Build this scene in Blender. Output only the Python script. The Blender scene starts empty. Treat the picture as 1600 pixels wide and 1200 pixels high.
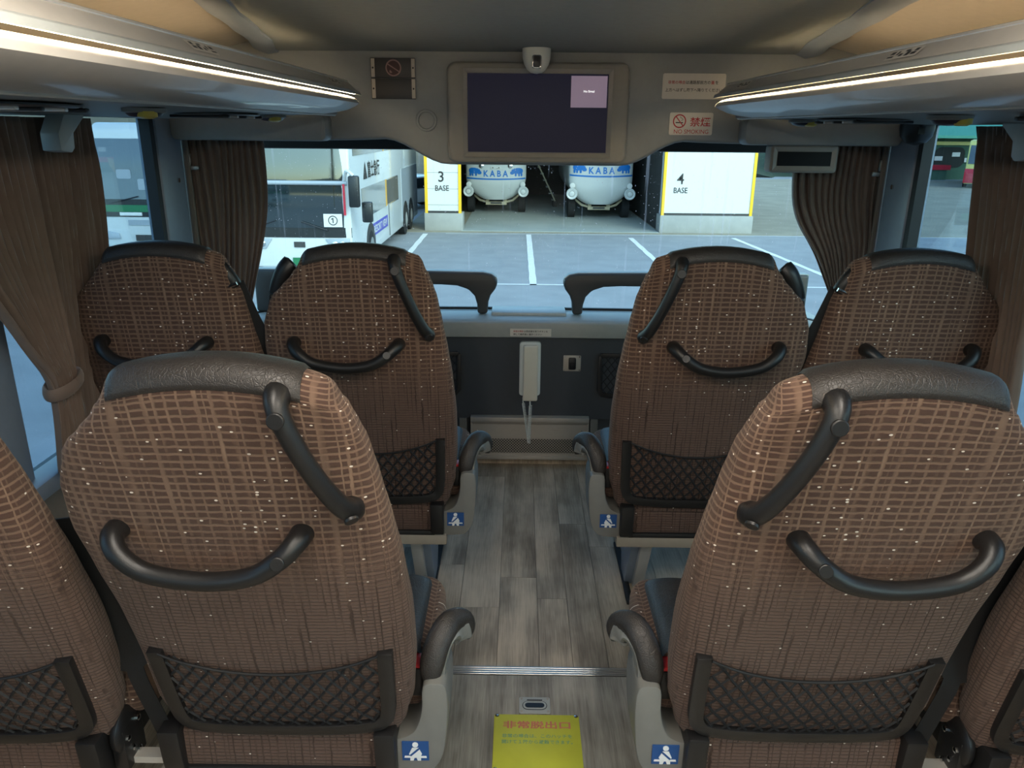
import bpy, bmesh, math, random
from mathutils import Vector, Matrix
random.seed(7)
sc = bpy.context.scene
COL = sc.collection

# ------------------------------------------------------------------ camera
CAM = Vector((-.05, 0, 1.42)); F_PX = 1202.0
th = math.atan(400 / F_PX); yaw = math.atan(9.4 / math.hypot(F_PX, 400)); rho = .009
cy, sy, ct, st = math.cos(yaw), math.sin(yaw), math.cos(th), math.sin(th)
fw = Vector((-sy * ct, cy * ct, -st)); r0 = Vector((cy, sy, 0)); d0 = Vector((sy * st, -cy * st, -ct))
rt = math.cos(rho) * r0 - math.sin(rho) * d0; dn = math.sin(rho) * r0 + math.cos(rho) * d0
camd = bpy.data.cameras.new('camera'); cam = bpy.data.objects.new('camera', camd); COL.objects.link(cam)
camd.sensor_width = 36; camd.lens = F_PX / 1600 * 36; camd.clip_start = .02; camd.clip_end = 600
cam.matrix_world = Matrix((( rt.x, -dn.x, -fw.x, CAM.x), (rt.y, -dn.y, -fw.y, CAM.y), (rt.z, -dn.z, -fw.z, CAM.z), (0, 0, 0, 1)))
sc.camera = cam

# ------------------------------------------------------------------ world, exposure
w = bpy.data.worlds.new('world'); sc.world = w; w.use_nodes = True
nt = w.node_tree; bg = nt.nodes['Background']; sky = nt.nodes.new('ShaderNodeTexSky')
sky.sky_type = 'NISHITA'; sky.sun_disc = False; sky.sun_elevation = math.radians(34); sky.sun_rotation = math.radians(150)
sky.air_density = 1.0; sky.dust_density = 1.4; sky.ozone_density = .6
nt.links.new(sky.outputs[0], bg.inputs[0]); bg.inputs[1].default_value = .40
vs = sc.view_settings
vs.view_transform = 'Standard'; vs.look = 'None'; vs.exposure = 0.38; vs.gamma = 1.0; vs.use_curve_mapping = False
STRIP_POWER = 60.0
COVE_POWER = 3.0
CEIL_POWER = 21.0

# ------------------------------------------------------------------ materials
def lin(c):
    return tuple((x / 255 / 12.92 if x / 255 <= .04045 else ((x / 255 + .055) / 1.055) ** 2.4) for x in c)
MATS = {}
def M(name, rgb, rough=.5, metal=0., var=.08, vscale=40., bump=0., bscale=300., emit=None, coat=0., spec=.5, sheen=0.):
    m = bpy.data.materials.new(name); m.use_nodes = True; MATS[name] = m
    t = m.node_tree; b = t.nodes['Principled BSDF']
    c = lin(rgb)
    co = t.nodes.new('ShaderNodeTexCoord')
    n = t.nodes.new('ShaderNodeTexNoise'); n.inputs['Scale'].default_value = vscale; n.inputs['Detail'].default_value = 3
    t.links.new(co.outputs['Object'], n.inputs['Vector'])
    mx = t.nodes.new('ShaderNodeMix'); mx.data_type = 'RGBA'
    mx.inputs[6].default_value = tuple(x * (1 - var) for x in c) + (1,)
    mx.inputs[7].default_value = tuple(min(1, x * (1 + var)) for x in c) + (1,)
    t.links.new(n.outputs['Fac'], mx.inputs[0]); t.links.new(mx.outputs[2], b.inputs['Base Color'])
    b.inputs['Roughness'].default_value = rough; b.inputs['Metallic'].default_value = metal
    b.inputs['Specular IOR Level'].default_value = spec; b.inputs['Coat Weight'].default_value = coat
    b.inputs['Sheen Weight'].default_value = sheen
    if bump:
        n2 = t.nodes.new('ShaderNodeTexNoise'); n2.inputs['Scale'].default_value = bscale; n2.inputs['Detail'].default_value = 4
        t.links.new(co.outputs['Object'], n2.inputs['Vector'])
        bp = t.nodes.new('ShaderNodeBump'); bp.inputs['Strength'].default_value = bump; bp.inputs['Distance'].default_value = .002
        t.links.new(n2.outputs['Fac'], bp.inputs['Height']); t.links.new(bp.outputs[0], b.inputs['Normal'])
    if emit:
        b.inputs['Emission Color'].default_value = lin(emit[0]) + (1,); b.inputs['Emission Strength'].default_value = emit[1]
    return m

class NG:  # tiny node helper
    def __init__(s, m): s.t = m.node_tree
    def node(s, k, **kw):
        n = s.t.nodes.new(k)
        for a, v in kw.items(): setattr(n, a, v)
        return n
    def link(s, a, b): s.t.links.new(a, b)
    def val(s, x, i):
        if isinstance(x, (int, float)): i.default_value = x
        else: s.link(x, i)
    def math(s, op, a, b=0., c=0.):
        n = s.node('ShaderNodeMath', operation=op)
        s.val(a, n.inputs[0]); s.val(b, n.inputs[1]); s.val(c, n.inputs[2]); return n.outputs[0]
    def sstep(s, x, lo, hi):
        n = s.node('ShaderNodeMapRange', interpolation_type='SMOOTHSTEP')
        s.val(x, n.inputs[0]); n.inputs[1].default_value = lo; n.inputs[2].default_value = hi; return n.outputs[0]
    def mix(s, f, a, b):
        n = s.node('ShaderNodeMix', data_type='RGBA'); s.val(f, n.inputs[0])
        for x, i in ((a, n.inputs[6]), (b, n.inputs[7])):
            if isinstance(x, tuple): i.default_value = x + (1,) if len(x) == 3 else x
            else: s.link(x, i)
        return n.outputs[2]
    def mixf(s, f, a, b):
        n = s.node('ShaderNodeMix', data_type='FLOAT'); s.val(f, n.inputs[0]); s.val(a, n.inputs[2]); s.val(b, n.inputs[3]); return n.outputs[0]
    def noise(s, vec, scale, detail=2., dim='3D'):
        n = s.node('ShaderNodeTexNoise', noise_dimensions=dim); n.inputs['Scale'].default_value = scale; n.inputs['Detail'].default_value = detail
        if dim == '1D': s.link(vec, n.inputs['W'])
        else: s.link(vec, n.inputs['Vector'])
        return n.outputs['Fac']
    def comb(s, x, y, z=0.):
        n = s.node('ShaderNodeCombineXYZ'); s.val(x, n.inputs[0]); s.val(y, n.inputs[1]); s.val(z, n.inputs[2]); return n.outputs[0]

def fabric():
    m = bpy.data.materials.new('brown_moquette'); m.use_nodes = True; MATS['fabric'] = m
    g = NG(m); b = m.node_tree.nodes['Principled BSDF']
    uvn = g.node('ShaderNodeUVMap'); sp = g.node('ShaderNodeSeparateXYZ'); g.link(uvn.outputs[0], sp.inputs[0])
    u, v = sp.outputs[0], sp.outputs[1]
    vec = g.comb(u, v)
    wob = g.math('MULTIPLY', g.math('SUBTRACT', g.noise(vec, 60, 2), .5), .0045)
    uu = g.math('ADD', u, wob); vv = g.math('ADD', v, wob)
    topz = g.sstep(v, .30, .56)                        # woven zone change: open plaid above, fine rib below
    # coarse plaid
    rr = g.math('ABSOLUTE', g.math('SUBTRACT', g.math('FRACT', g.math('DIVIDE', vv, .0132)), .5))
    rowl = g.sstep(rr, .27, .40)
    nu = g.math('MULTIPLY', g.noise(u, 34, 1, '1D'), 2.2)
    cc = g.math('ABSOLUTE', g.math('SUBTRACT', g.math('FRACT', g.math('ADD', g.math('DIVIDE', uu, .0165), nu)), .5))
    colstr = g.math('MULTIPLY_ADD', g.noise(g.comb(u, g.math('MULTIPLY', v, .16)), 55, 1), 1.9, -.42)
    coll = g.math('MULTIPLY', g.sstep(cc, .30, .42), g.math('MINIMUM', g.math('MAXIMUM', colstr, 0.), 1.))
    line = g.math('MAXIMUM', g.math('MULTIPLY', rowl, .62), coll)
    # fine rib below
    fr = g.math('ABSOLUTE', g.math('SUBTRACT', g.math('FRACT', g.math('DIVIDE', vv, .0078)), .5))
    frow = g.sstep(fr, .30, .45)
    fcs = g.math('ADD', g.math('DIVIDE', uu, .0125), nu)
    fc = g.math('ABSOLUTE', g.math('SUBTRACT', g.math('FRACT', fcs), .5))
    fcol = g.math('MULTIPLY', g.sstep(fc, .32, .44), g.math('MINIMUM', g.math('MAXIMUM', g.math('MULTIPLY_ADD', g.noise(g.comb(u, g.math('MULTIPLY', v, .10)), 90, 1), 4.0, -1.35), 0.), 1.))
    fline = g.math('MAXIMUM', g.math('MULTIPLY', frow, .9), fcol)
    fuzz = g.noise(vec, 900, 3)
    big = g.noise(vec, 9, 2)
    darkc, tan, mid, deep = lin((60, 43, 38)), lin((140, 115, 96)), lin((100, 81, 73)), lin((42, 31, 28))
    up = g.mix(line, g.mix(big, darkc, lin((76, 56, 49))), tan)
    lo = g.mix(fline, g.mix(big, lin((90, 71, 63)), mid), deep)
    c = g.mix(topz, lo, up)
    fz = g.mix(g.math('MULTIPLY_ADD', fuzz, .9, -.1), lin((56, 40, 35)), lin((152, 124, 106)))
    c = g.mix(.22, c, fz)
    vo = g.node('ShaderNodeTexVoronoi'); vo.inputs['Scale'].default_value = 105; g.link(g.comb(g.math('MULTIPLY', u, .62), v), vo.inputs['Vector'])
    sepc = g.node('ShaderNodeSeparateColor'); g.link(vo.outputs['Color'], sepc.inputs[0])
    spk = g.math('MULTIPLY', g.math('GREATER_THAN', sepc.outputs[0], g.mixf(topz, .86, .76)), g.math('LESS_THAN', vo.outputs['Distance'], g.mixf(topz, .13, .17)))
    c = g.mix(g.math('MULTIPLY', spk, .85), c, lin((240, 228, 214)))
    g.link(c, b.inputs['Base Color'])
    b.inputs['Roughness'].default_value = .9; b.inputs['Specular IOR Level'].default_value = .15
    b.inputs['Sheen Weight'].default_value = .18; b.inputs['Sheen Roughness'].default_value = .5
    b.inputs['Sheen Tint'].default_value = lin((215, 195, 180)) + (1,)
    h = g.mixf(topz, g.math('SUBTRACT', 1., fline), g.math('MULTIPLY', line, -.55))
    h = g.math('ADD', h, g.math('MULTIPLY', fuzz, .35))
    bp = g.node('ShaderNodeBump'); bp.inputs['Strength'].default_value = .75; bp.inputs['Distance'].default_value = .0025
    g.link(h, bp.inputs['Height']); g.link(bp.outputs[0], b.inputs['Normal'])
fabric()

def leather(name, rgb):
    m = M(name, rgb, .42, var=.12, vscale=25)
    g = NG(m); b = m.node_tree.nodes['Principled BSDF']
    co = g.node('ShaderNodeTexCoord')
    vo = g.node('ShaderNodeTexVoronoi', feature='DISTANCE_TO_EDGE'); vo.inputs['Scale'].default_value = 210; g.link(co.outputs['Object'], vo.inputs['Vector'])
    vo2 = g.node('ShaderNodeTexVoronoi', feature='DISTANCE_TO_EDGE'); vo2.inputs['Scale'].default_value = 55; g.link(co.outputs['Object'], vo2.inputs['Vector'])
    h = g.math('ADD', g.sstep(vo.outputs['Distance'], 0, .12), g.sstep(vo2.outputs['Distance'], 0, .05))
    bp = g.node('ShaderNodeBump'); bp.inputs['Strength'].default_value = .35; bp.inputs['Distance'].default_value = .0012
    g.link(h, bp.inputs['Height']); g.link(bp.outputs[0], b.inputs['Normal'])
    return m
leather('leather', (47, 43, 40))

def wood(name, a, c2, grainscale, plank=True):
    m = bpy.data.materials.new(name); m.use_nodes = True; MATS[name] = m
    g = NG(m); b = m.node_tree.nodes['Principled BSDF']
    geo = g.node('ShaderNodeNewGeometry'); sp = g.node('ShaderNodeSeparateXYZ'); g.link(geo.outputs['Position'], sp.inputs[0])
    oi = g.node('ShaderNodeObjectInfo')
    off = g.math('MULTIPLY', oi.outputs['Random'], 7.)
    vec = g.comb(g.math('MULTIPLY', sp.outputs[0], 16.), g.math('MULTIPLY_ADD', sp.outputs[1], 1.3, off), off)
    n1 = g.noise(vec, grainscale, 6); n2 = g.noise(g.comb(g.math('MULTIPLY', sp.outputs[0], 90.), g.math('MULTIPLY', sp.outputs[1], 3.5), off), 3.2, 3)
    n3 = g.noise(g.comb(sp.outputs[0], g.math('MULTIPLY', sp.outputs[1], .7), off), 8, 3)
    f = g.math('ADD', g.math('MULTIPLY', n1, .55), g.math('ADD', g.math('MULTIPLY', n2, .3), g.math('MULTIPLY', n3, .45)))
    f = g.sstep(g.math('ADD', f, g.math('MULTIPLY_ADD', oi.outputs['Random'], .11, -.055) if plank else 0.), .38, .92)
    g.link(g.mix(f, lin(a), lin(c2)), b.inputs['Base Color'])
    b.inputs['Roughness'].default_value = .46; b.inputs['Specular IOR Level'].default_value = .45
    bp = g.node('ShaderNodeBump'); bp.inputs['Strength'].default_value = .3; bp.inputs['Distance'].default_value = .001
    g.link(n2, bp.inputs['Height']); g.link(bp.outputs[0], b.inputs['Normal'])
wood('plank_wood', (110, 98, 82), (206, 190, 166), 1.1)
wood('hatch_wood', (98, 92, 82), (186, 180, 166), 1.6, False)

def glass(name, tint, dirt, gloss=.06):
    m = bpy.data.materials.new(name); m.use_nodes = True; MATS[name] = m
    g = NG(m); t = m.node_tree; t.nodes.remove(t.nodes['Principled BSDF']); out = t.nodes['Material Output']
    tr = g.node('ShaderNodeBsdfTransparent'); tr.inputs[0].default_value = tint + (1,)
    gl = g.node('ShaderNodeBsdfGlossy'); gl.inputs['Roughness'].default_value = .02
    fr = g.node('ShaderNodeLayerWeight'); fr.inputs[0].default_value = .25
    mx = g.node('ShaderNodeMixShader'); g.link(g.math('MULTIPLY_ADD', fr.outputs['Facing'], .25, gloss * .5), mx.inputs[0]); g.link(tr.outputs[0], mx.inputs[1]); g.link(gl.outputs[0], mx.inputs[2])
    df = g.node('ShaderNodeBsdfTranslucent'); df.inputs[0].default_value = (.75, .8, .8, 1)
    geo = g.node('ShaderNodeNewGeometry'); sp = g.node('ShaderNodeSeparateXYZ'); g.link(geo.outputs['Position'], sp.inputs[0])
    n = g.noise(g.comb(g.math('MULTIPLY', sp.outputs[0], 38.), g.math('MULTIPLY', sp.outputs[2], 1.1), sp.outputs[1]), 1.6, 3)
    n2 = g.noise(geo.outputs['Position'], 160., 1)
    dm = g.math('ADD', g.math('MULTIPLY', g.sstep(n, .60, .74), dirt), g.math('MULTIPLY', g.sstep(n2, .73, .77), dirt * 3))
    m2 = g.node('ShaderNodeMixShader'); g.link(dm, m2.inputs[0]); g.link(mx.outputs[0], m2.inputs[1]); g.link(df.outputs[0], m2.inputs[2])
    g.link(m2.outputs[0], out.inputs['Surface'])
glass('windscreen_glass', (.66, .95, .965), .17)
glass('side_glass', (.60, .78, .84), .02)

M('black_plastic', (27, 26, 26), .38, bump=.15, bscale=500)
M('black_matte', (24, 24, 24), .6)
M('belt_black', (15, 15, 16), .7, bump=.4, bscale=900)
M('net_black', (22, 20, 20), .7)
M('grey_plastic', (116, 115, 110), .45, bump=.05)
M('light_grey', (168, 172, 168), .4)
M('header_grey', (139, 142, 141), .55, bump=.06, bscale=600)
M('ceiling_grey', (136, 141, 138), .8, bump=.15, bscale=700)
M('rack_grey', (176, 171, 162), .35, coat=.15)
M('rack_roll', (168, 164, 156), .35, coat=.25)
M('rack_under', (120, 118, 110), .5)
M('cove_beige', (188, 178, 162), .7)
M('rim_metal', (196, 192, 184), .25, metal=.3)
M('alu', (176, 176, 172), .3, metal=.9)
M('steel_plate', (172, 164, 152), .42, metal=.25, var=.04)
M('chrome', (220, 220, 220), .12, metal=1.)
M('dark_panel', (58, 62, 66), .6, bump=.1, bscale=500)
M('dash_grey', (150, 152, 146), .45)
M('pillar_grey', (122, 134, 148), .42)  # plain grey with the bluish cast of window light put into the colour
M('wall_grey', (118, 112, 104), .7, bump=.2, bscale=500)
M('seal_black', (18, 18, 18), .6)
M('beige_metal', (150, 140, 126), .45)
M('leg_grey', (165, 165, 162), .4)
M('bezel', (140, 137, 130), .5, bump=.04)
M('bezel_light', (152, 148, 140), .42)
M('screen', (8, 9, 24), .35, spec=.2, var=.02, emit=((10, 12, 34), .5))
M('screen_box', (120, 100, 118), .4, emit=((150, 132, 152), .35), var=.02)
M('screen_text', (240, 240, 240), .4, emit=((250, 250, 250), .8), var=.02)
M('dark_screen', (14, 15, 19), .45, spec=.25)
M('sign_white', (206, 200, 188), .5, var=.03)
M('sign_red', (178, 38, 42), .5, var=.03)
M('sign_black', (42, 38, 36), .5, var=.03)
M('plate_dark', (58, 57, 56), .5)
M('plate_maroon', (64, 34, 32), .5)
M('plate_pink', (150, 120, 116), .5)
M('yellow_plate', (196, 198, 66), .5, var=.16, vscale=14)
M('plate_text_pink', (196, 120, 96), .6, var=.2, vscale=60)
M('plate_text_teal', (108, 158, 128), .6, var=.2, vscale=60)
M('sticker_blue', (28, 74, 132), .5)
M('sticker_white', (226, 228, 228), .5)
M('red_plastic', (205, 44, 48), .4)
M('handset_cream', (214, 206, 186), .42, var=.03)
M('handset_white', (210, 212, 204), .42, var=.03)
M('curtain', (110, 92, 80), .85, var=.15, vscale=30, bump=.2, bscale=800, sheen=.2)
M('lamp_yellow', (196, 172, 60), .35)
M('lamp_navy', (38, 34, 50), .3)
M('vent_dark', (40, 39, 38), .35)
M('strip_lamp', (255, 225, 170), .4, emit=((255, 230, 190), STRIP_POWER), var=0)
M('ceiling_lamp', (255, 235, 205), .4, emit=((255, 245, 232), CEIL_POWER), var=0)
M('cove_lamp', (255, 215, 160), .4, emit=((255, 226, 186), COVE_POWER), var=0)
# outdoors
M('asphalt', (146, 148, 150), .9, var=.22, vscale=1.4, bump=.3, bscale=60)
M('gravel', (150, 142, 124), .95, var=.3, vscale=1.1, bump=.6, bscale=40)
M('garage_floor', (160, 166, 162), .9, var=.2, vscale=1.)
M('line_white', (226, 226, 222), .8, var=.12, vscale=6)
M('concrete', (160, 160, 156), .85, var=.15, vscale=3)
M('panel_white', (216, 217, 215), .6, var=.02)
M('edge_yellow', (238, 190, 30), .5)
M('wall_dark', (58, 56, 54), .9)
M('bus_white', (206, 210, 210), .3, coat=.4, var=.02)
M('bus_silver', (160, 168, 176), .3, coat=.4, var=.03)
M('bus_glass', (24, 34, 38), .04, spec=1., var=.02, coat=.3); MATS['bus_glass'].node_tree.nodes['Principled BSDF'].inputs['IOR'].default_value = 1.6; MATS['bus_glass'].node_tree.nodes['Principled BSDF'].inputs['Coat Roughness'].default_value = .02
M('bus_tint', (96, 108, 116), .12, spec=.7, var=.05)
M('bus_black', (30, 32, 34), .35)
M('tyre', (26, 26, 27), .85)
M('hub', (170, 172, 172), .35, metal=.6)
M('kaba_blue', (20, 112, 196), .45)
M('bus_purple', (84, 84, 176), .5)
M('bus_amber', (224, 168, 60), .4)
M('bus_red', (196, 40, 60), .35, coat=.3)
M('bus_cream', (226, 214, 130), .4)
M('plate_green', (30, 110, 70), .5)
M('building_green', (54, 92, 74), .7)
M('roof_green', (76, 150, 128), .6)
M('opening_dark', (36, 40, 38), .8)
M('foliage', (62, 74, 54), .95, var=.4, vscale=2)
M('slope_grass', (124, 112, 90), .95, var=.3, vscale=.8, bump=.6, bscale=12)
M('tan_metal', (176, 164, 138), .6)
M('wood_tan', (196, 164, 110), .7)

# ------------------------------------------------------------------ mesh helpers
class MB:
    def __init__(s): s.v = []; s.f = []; s.uv = []
    def add(s, vs, fs, uvs=None):
        o = len(s.v); s.v += [tuple(p) for p in vs]; s.f += [tuple(i + o for i in f) for f in fs]
        s.uv += uvs if uvs else [(p[0], p[2] + p[1]) for p in vs]
        return s
    def box(s, x0, x1, y0, y1, z0, z1):
        vs = [(x, y, z) for z in (z0, z1) for y in (y0, y1) for x in (x0, x1)]
        return s.add(vs, [(0, 2, 3, 1), (4, 5, 7, 6), (0, 1, 5, 4), (2, 6, 7, 3), (0, 4, 6, 2), (1, 3, 7, 5)])
    def prism(s, pts, axis, a, b):  # closed 2D outline extruded along axis
        def p3(p, t): return {'x': (t, p[0], p[1]), 'y': (p[0], t, p[1]), 'z': (p[0], p[1], t)}[axis]
        n = len(pts); vs = [p3(p, a) for p in pts] + [p3(p, b) for p in pts]
        return s.add(vs, [tuple(range(n)), tuple(range(2 * n - 1, n - 1, -1))] + [(i, n + i, n + (i + 1) % n, (i + 1) % n) for i in range(n)])
    def grid(s, fn, nu, nv, uvf=None, closed_u=False):
        vs, uvs = [], []
        for j in range(nv + 1):
            for i in range(nu + (0 if closed_u else 1)):
                p = fn(i / nu, j / nv); vs.append(tuple(p)); uvs.append(uvf(i / nu, j / nv, p) if uvf else (p[0], p[2] + p[1]))
        k = nu if closed_u else nu + 1
        fs = [(j * k + i, j * k + (i + 1) % k, (j + 1) * k + (i + 1) % k, (j + 1) * k + i) for j in range(nv) for i in range(nu)]
        return s.add(vs, fs, uvs)
    def sweep(s, path, prof, up=(0, 0, 1), scales=None, cap=True):
        path = [Vector(p) for p in path]; up = Vector(up); n = len(prof); vs = []
        for i, p in enumerate(path):
            t = (path[min(i + 1, len(path) - 1)] - path[max(i - 1, 0)]).normalized()
            a = up.cross(t)
            if a.length < 1e-4: a = Vector((1, 0, 0)).cross(t)
            a.normalize(); b = t.cross(a); k = scales[i] if scales else 1.
            vs += [tuple(p + a * (q[0] * k) + b * (q[1] * k)) for q in prof]
        fs = [(j * n + i, j * n + (i + 1) % n, (j + 1) * n + (i + 1) % n, (j + 1) * n + i) for j in range(len(path) - 1) for i in range(n)]
        if cap: fs += [tuple(range(n - 1, -1, -1)), tuple(range((len(path) - 1) * n, len(path) * n))]
        return s.add(vs, fs)
    def tube(s, path, r, n=10, up=(0, 0, 1), scales=None, ell=1.):
        return s.sweep(path, [(r * math.cos(6.28319 * i / n), r * ell * math.sin(6.28319 * i / n)) for i in range(n)], up, scales)
    def lathe(s, prof, c=(0, 0, 0), axis='z', n=24):
        vs = []
        for r, h in prof:
            for i in range(n):
                a = 6.28319 * i / n; q = (r * math.cos(a), r * math.sin(a))
                d = {'z': (q[0], q[1], h), 'y': (q[0], h, q[1]), 'x': (h, q[0], q[1])}[axis]
                vs.append(tuple(d[k] + c[k] for k in range(3)))
        m = len(prof)
        fs = [(j * n + i, j * n + (i + 1) % n, (j + 1) * n + (i + 1) % n, (j + 1) * n + i) for j in range(m - 1) for i in range(n)]
        fs += [tuple(range(n - 1, -1, -1)), tuple(range((m - 1) * n, m * n))]
        return s.add(vs, fs)
    def mesh(s, name, mx=1, bevel=0., seg=2, smooth=35):
        me = bpy.data.meshes.new(name)
        vs = [(p[0] * mx, p[1], p[2]) for p in s.v]
        me.from_pydata(vs, [], s.f)
        ul = me.uv_layers.new(name='UVMap')
        for l in me.loops: ul.data[l.index].uv = s.uv[l.vertex_index]
        bm = bmesh.new(); bm.from_mesh(me)
        bmesh.ops.recalc_face_normals(bm, faces=bm.faces)
        if bevel:
            ed = [e for e in bm.edges if len(e.link_faces) == 2 and e.calc_face_angle(0) > .5]
            bmesh.ops.bevel(bm, geom=ed, offset=bevel, segments=seg, profile=.5, affect='EDGES', clamp_overlap=True)
        bm.to_mesh(me); bm.free()
        if smooth:
            me.shade_smooth(); me.set_sharp_from_angle(angle=math.radians(smooth))
        return me
    def build(s, name, mat, parent=None, mx=1, bevel=0., seg=2, smooth=35, loc=None):
        return link(name, s.mesh(name, mx, bevel, seg, smooth), mat, parent, loc)
def link(name, me, mat, parent=None, loc=None):
    if not me.materials: me.materials.append(MATS[mat])
    o = bpy.data.objects.new(name, me); COL.objects.link(o)
    if parent is not None: o.parent = parent
    if loc: o.location = loc
    return o
def tag(o, label=None, cat=None, group=None, kind=None):
    if label: o['label'] = label
    if cat: o['category'] = cat
    if group: o['group'] = group
    if kind: o['kind'] = kind
    return o
def thing(name, label, cat, loc=(0, 0, 0), group=None, kind=None):
    o = bpy.data.objects.new(name, None); COL.objects.link(o); o.location = loc; o.empty_display_size = .05
    return tag(o, label, cat, group, kind)
def dup(root, loc, label, group=None):
    r = root.copy(); COL.objects.link(r); r.location = loc; r['label'] = label
    if group: r['group'] = group
    for ch in list(root.children):
        c = ch.copy(); COL.objects.link(c); c.parent = r
        for gch in ch.children:
            d = gch.copy(); COL.objects.link(d); d.parent = c
    return r
def text(name, body, mat, parent, o, ex, ey, width=None, height=None, bold=0., warp=None):
    """flat lettering centred on o, in the plane of ex/ey"""
    cu = bpy.data.curves.new('t', 'FONT'); cu.body = body; cu.size = 1; cu.offset = bold; cu.resolution_u = 3
    ob = bpy.data.objects.new('t', cu); COL.objects.link(ob); bpy.context.view_layer.update()
    me = bpy.data.meshes.new_from_object(ob.evaluated_get(bpy.context.evaluated_depsgraph_get()))
    bpy.data.objects.remove(ob); bpy.data.curves.remove(cu)
    xs = [v.co.x for v in me.vertices]; ys = [v.co.y for v in me.vertices]
    cx, cyy = (min(xs) + max(xs)) / 2, (min(ys) + max(ys)) / 2; sw, sh = max(xs) - min(xs), max(ys) - min(ys)
    kx = width / sw if width else None; ky = height / sh if height else None
    kx = kx or ky; ky = ky or kx
    o, ex, ey = Vector(o), Vector(ex), Vector(ey)
    for v in me.vertices:
        p = o + ex * ((v.co.x - cx) * kx) + ey * ((v.co.y - cyy) * ky)
        v.co = warp(p) if warp else p
    me.materials.clear(); me.name = name
    return link(name, me, mat, parent)
def circ(cx, cz, r, n=28): return [(cx + r * math.cos(6.28319 * i / n), cz + r * math.sin(6.28319 * i / n)) for i in range(n)]
def rrect(x0, x1, z0, z1, r, n=5):
    out = []
    for cx, cz, a0 in ((x1 - r, z1 - r, 0), (x0 + r, z1 - r, 90), (x0 + r, z0 + r, 180), (x1 - r, z0 + r, 270)):
        for i in range(n + 1):
            a = math.radians(a0 + 90 * i / n); out.append((cx + r * math.cos(a), cz + r * math.sin(a)))
    return out
def ringm(mb, cx, cz, r0, r1, y0, y1, n=32):
    def p(a, r, y): return (cx + r * math.cos(a), y, cz + r * math.sin(a))
    vs, fs = [], []
    for i in range(n):
        a = 6.28319 * i / n; vs += [p(a, r0, y0), p(a, r1, y0), p(a, r1, y1), p(a, r0, y1)]
    for i in range(n):
        j = (i + 1) % n
        for k in range(4): fs.append((4 * i + k, 4 * i + (k + 1) % 4, 4 * j + (k + 1) % 4, 4 * j + k))
    return mb.add(vs, fs)
def lerp_tab(tab, t):
    if t <= tab[0][0]: return tab[0][1]
    for (a, va), (b, vb) in zip(tab, tab[1:]):
        if t <= b:
            k = (t - a) / (b - a); k = k * k * (3 - 2 * k) * .5 + k * .5
            return va + (vb - va) * k
    return tab[-1][1]
def catmull(pts, n=6):
    P = [Vector(p) for p in pts]; out = []
    for i in range(len(P) - 1):
        a, b, c, d = P[max(i - 1, 0)], P[i], P[i + 1], P[min(i + 2, len(P) - 1)]
        for k in range(n):
            t = k / n
            out.append(.5 * ((2 * b) + (c - a) * t + (2 * a - 5 * b + 4 * c - d) * t * t + (3 * b - a - 3 * c + d) * t ** 3))
    out.append(P[-1]); return out

def struct(o, label=None): o['kind'] = 'structure'; return o if not label else tag(o, label)

# ------------------------------------------------------------------ room shell
YB = -4.2; WX = 1.235
floor = struct(MB().box(-1.26, 1.26, YB, 3.18, -.06, -.012).build('floor', 'hatch_wood', smooth=0), 'wood-look vinyl floor of the upper deck')
plank_me = MB().box(-.5, .5, -.5, .5, -.5, .5).mesh('plank', bevel=.004, seg=1, smooth=0); plank_me.materials.append(MATS['plank_wood'])
x = -1.23
while x < 1.22:
    wd = random.uniform(.088, .125); wd = min(wd, 1.235 - x)
    y = 1.775 if abs(x + wd / 2) < .30 else .55
    y0 = y
    ln = random.uniform(.25, .95)
    while y < 3.15:
        ye = min(y + ln, 3.155)
        if 3.155 - ye < .12: ye = 3.155
        o = link('plank', plank_me, 'plank_wood', floor); o.location = (x + wd / 2, (y + ye) / 2, -.006); o.scale = (wd - .0012, ye - y - .0012, .012)
        y = ye; ln = .95
    x += wd
hatch = MB().box(-.262, .262, .62, 1.742, -.012, .002).build('floor_hatch', 'hatch_wood', smooth=0)
tag(hatch, 'wood-grain emergency hatch panel set in the aisle floor', 'hatch')
tr = struct(thing('trim_1', 'grooved aluminium edging around the floor hatch', None), None)
for k in range(4):
    MB().box(-.30, .30, 1.745 + k * .0085, 1.7515 + k * .0085, -.012, .004).build('rib', 'alu', tr, bevel=.001, seg=1)
for sx in (-1, 1):
    for k in range(3):
        MB().box(.266 + k * .0085, .2725 + k * .0085, .62, 1.743, -.012, .004).build('rib', 'alu', tr, mx=sx, bevel=.001, seg=1)

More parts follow.
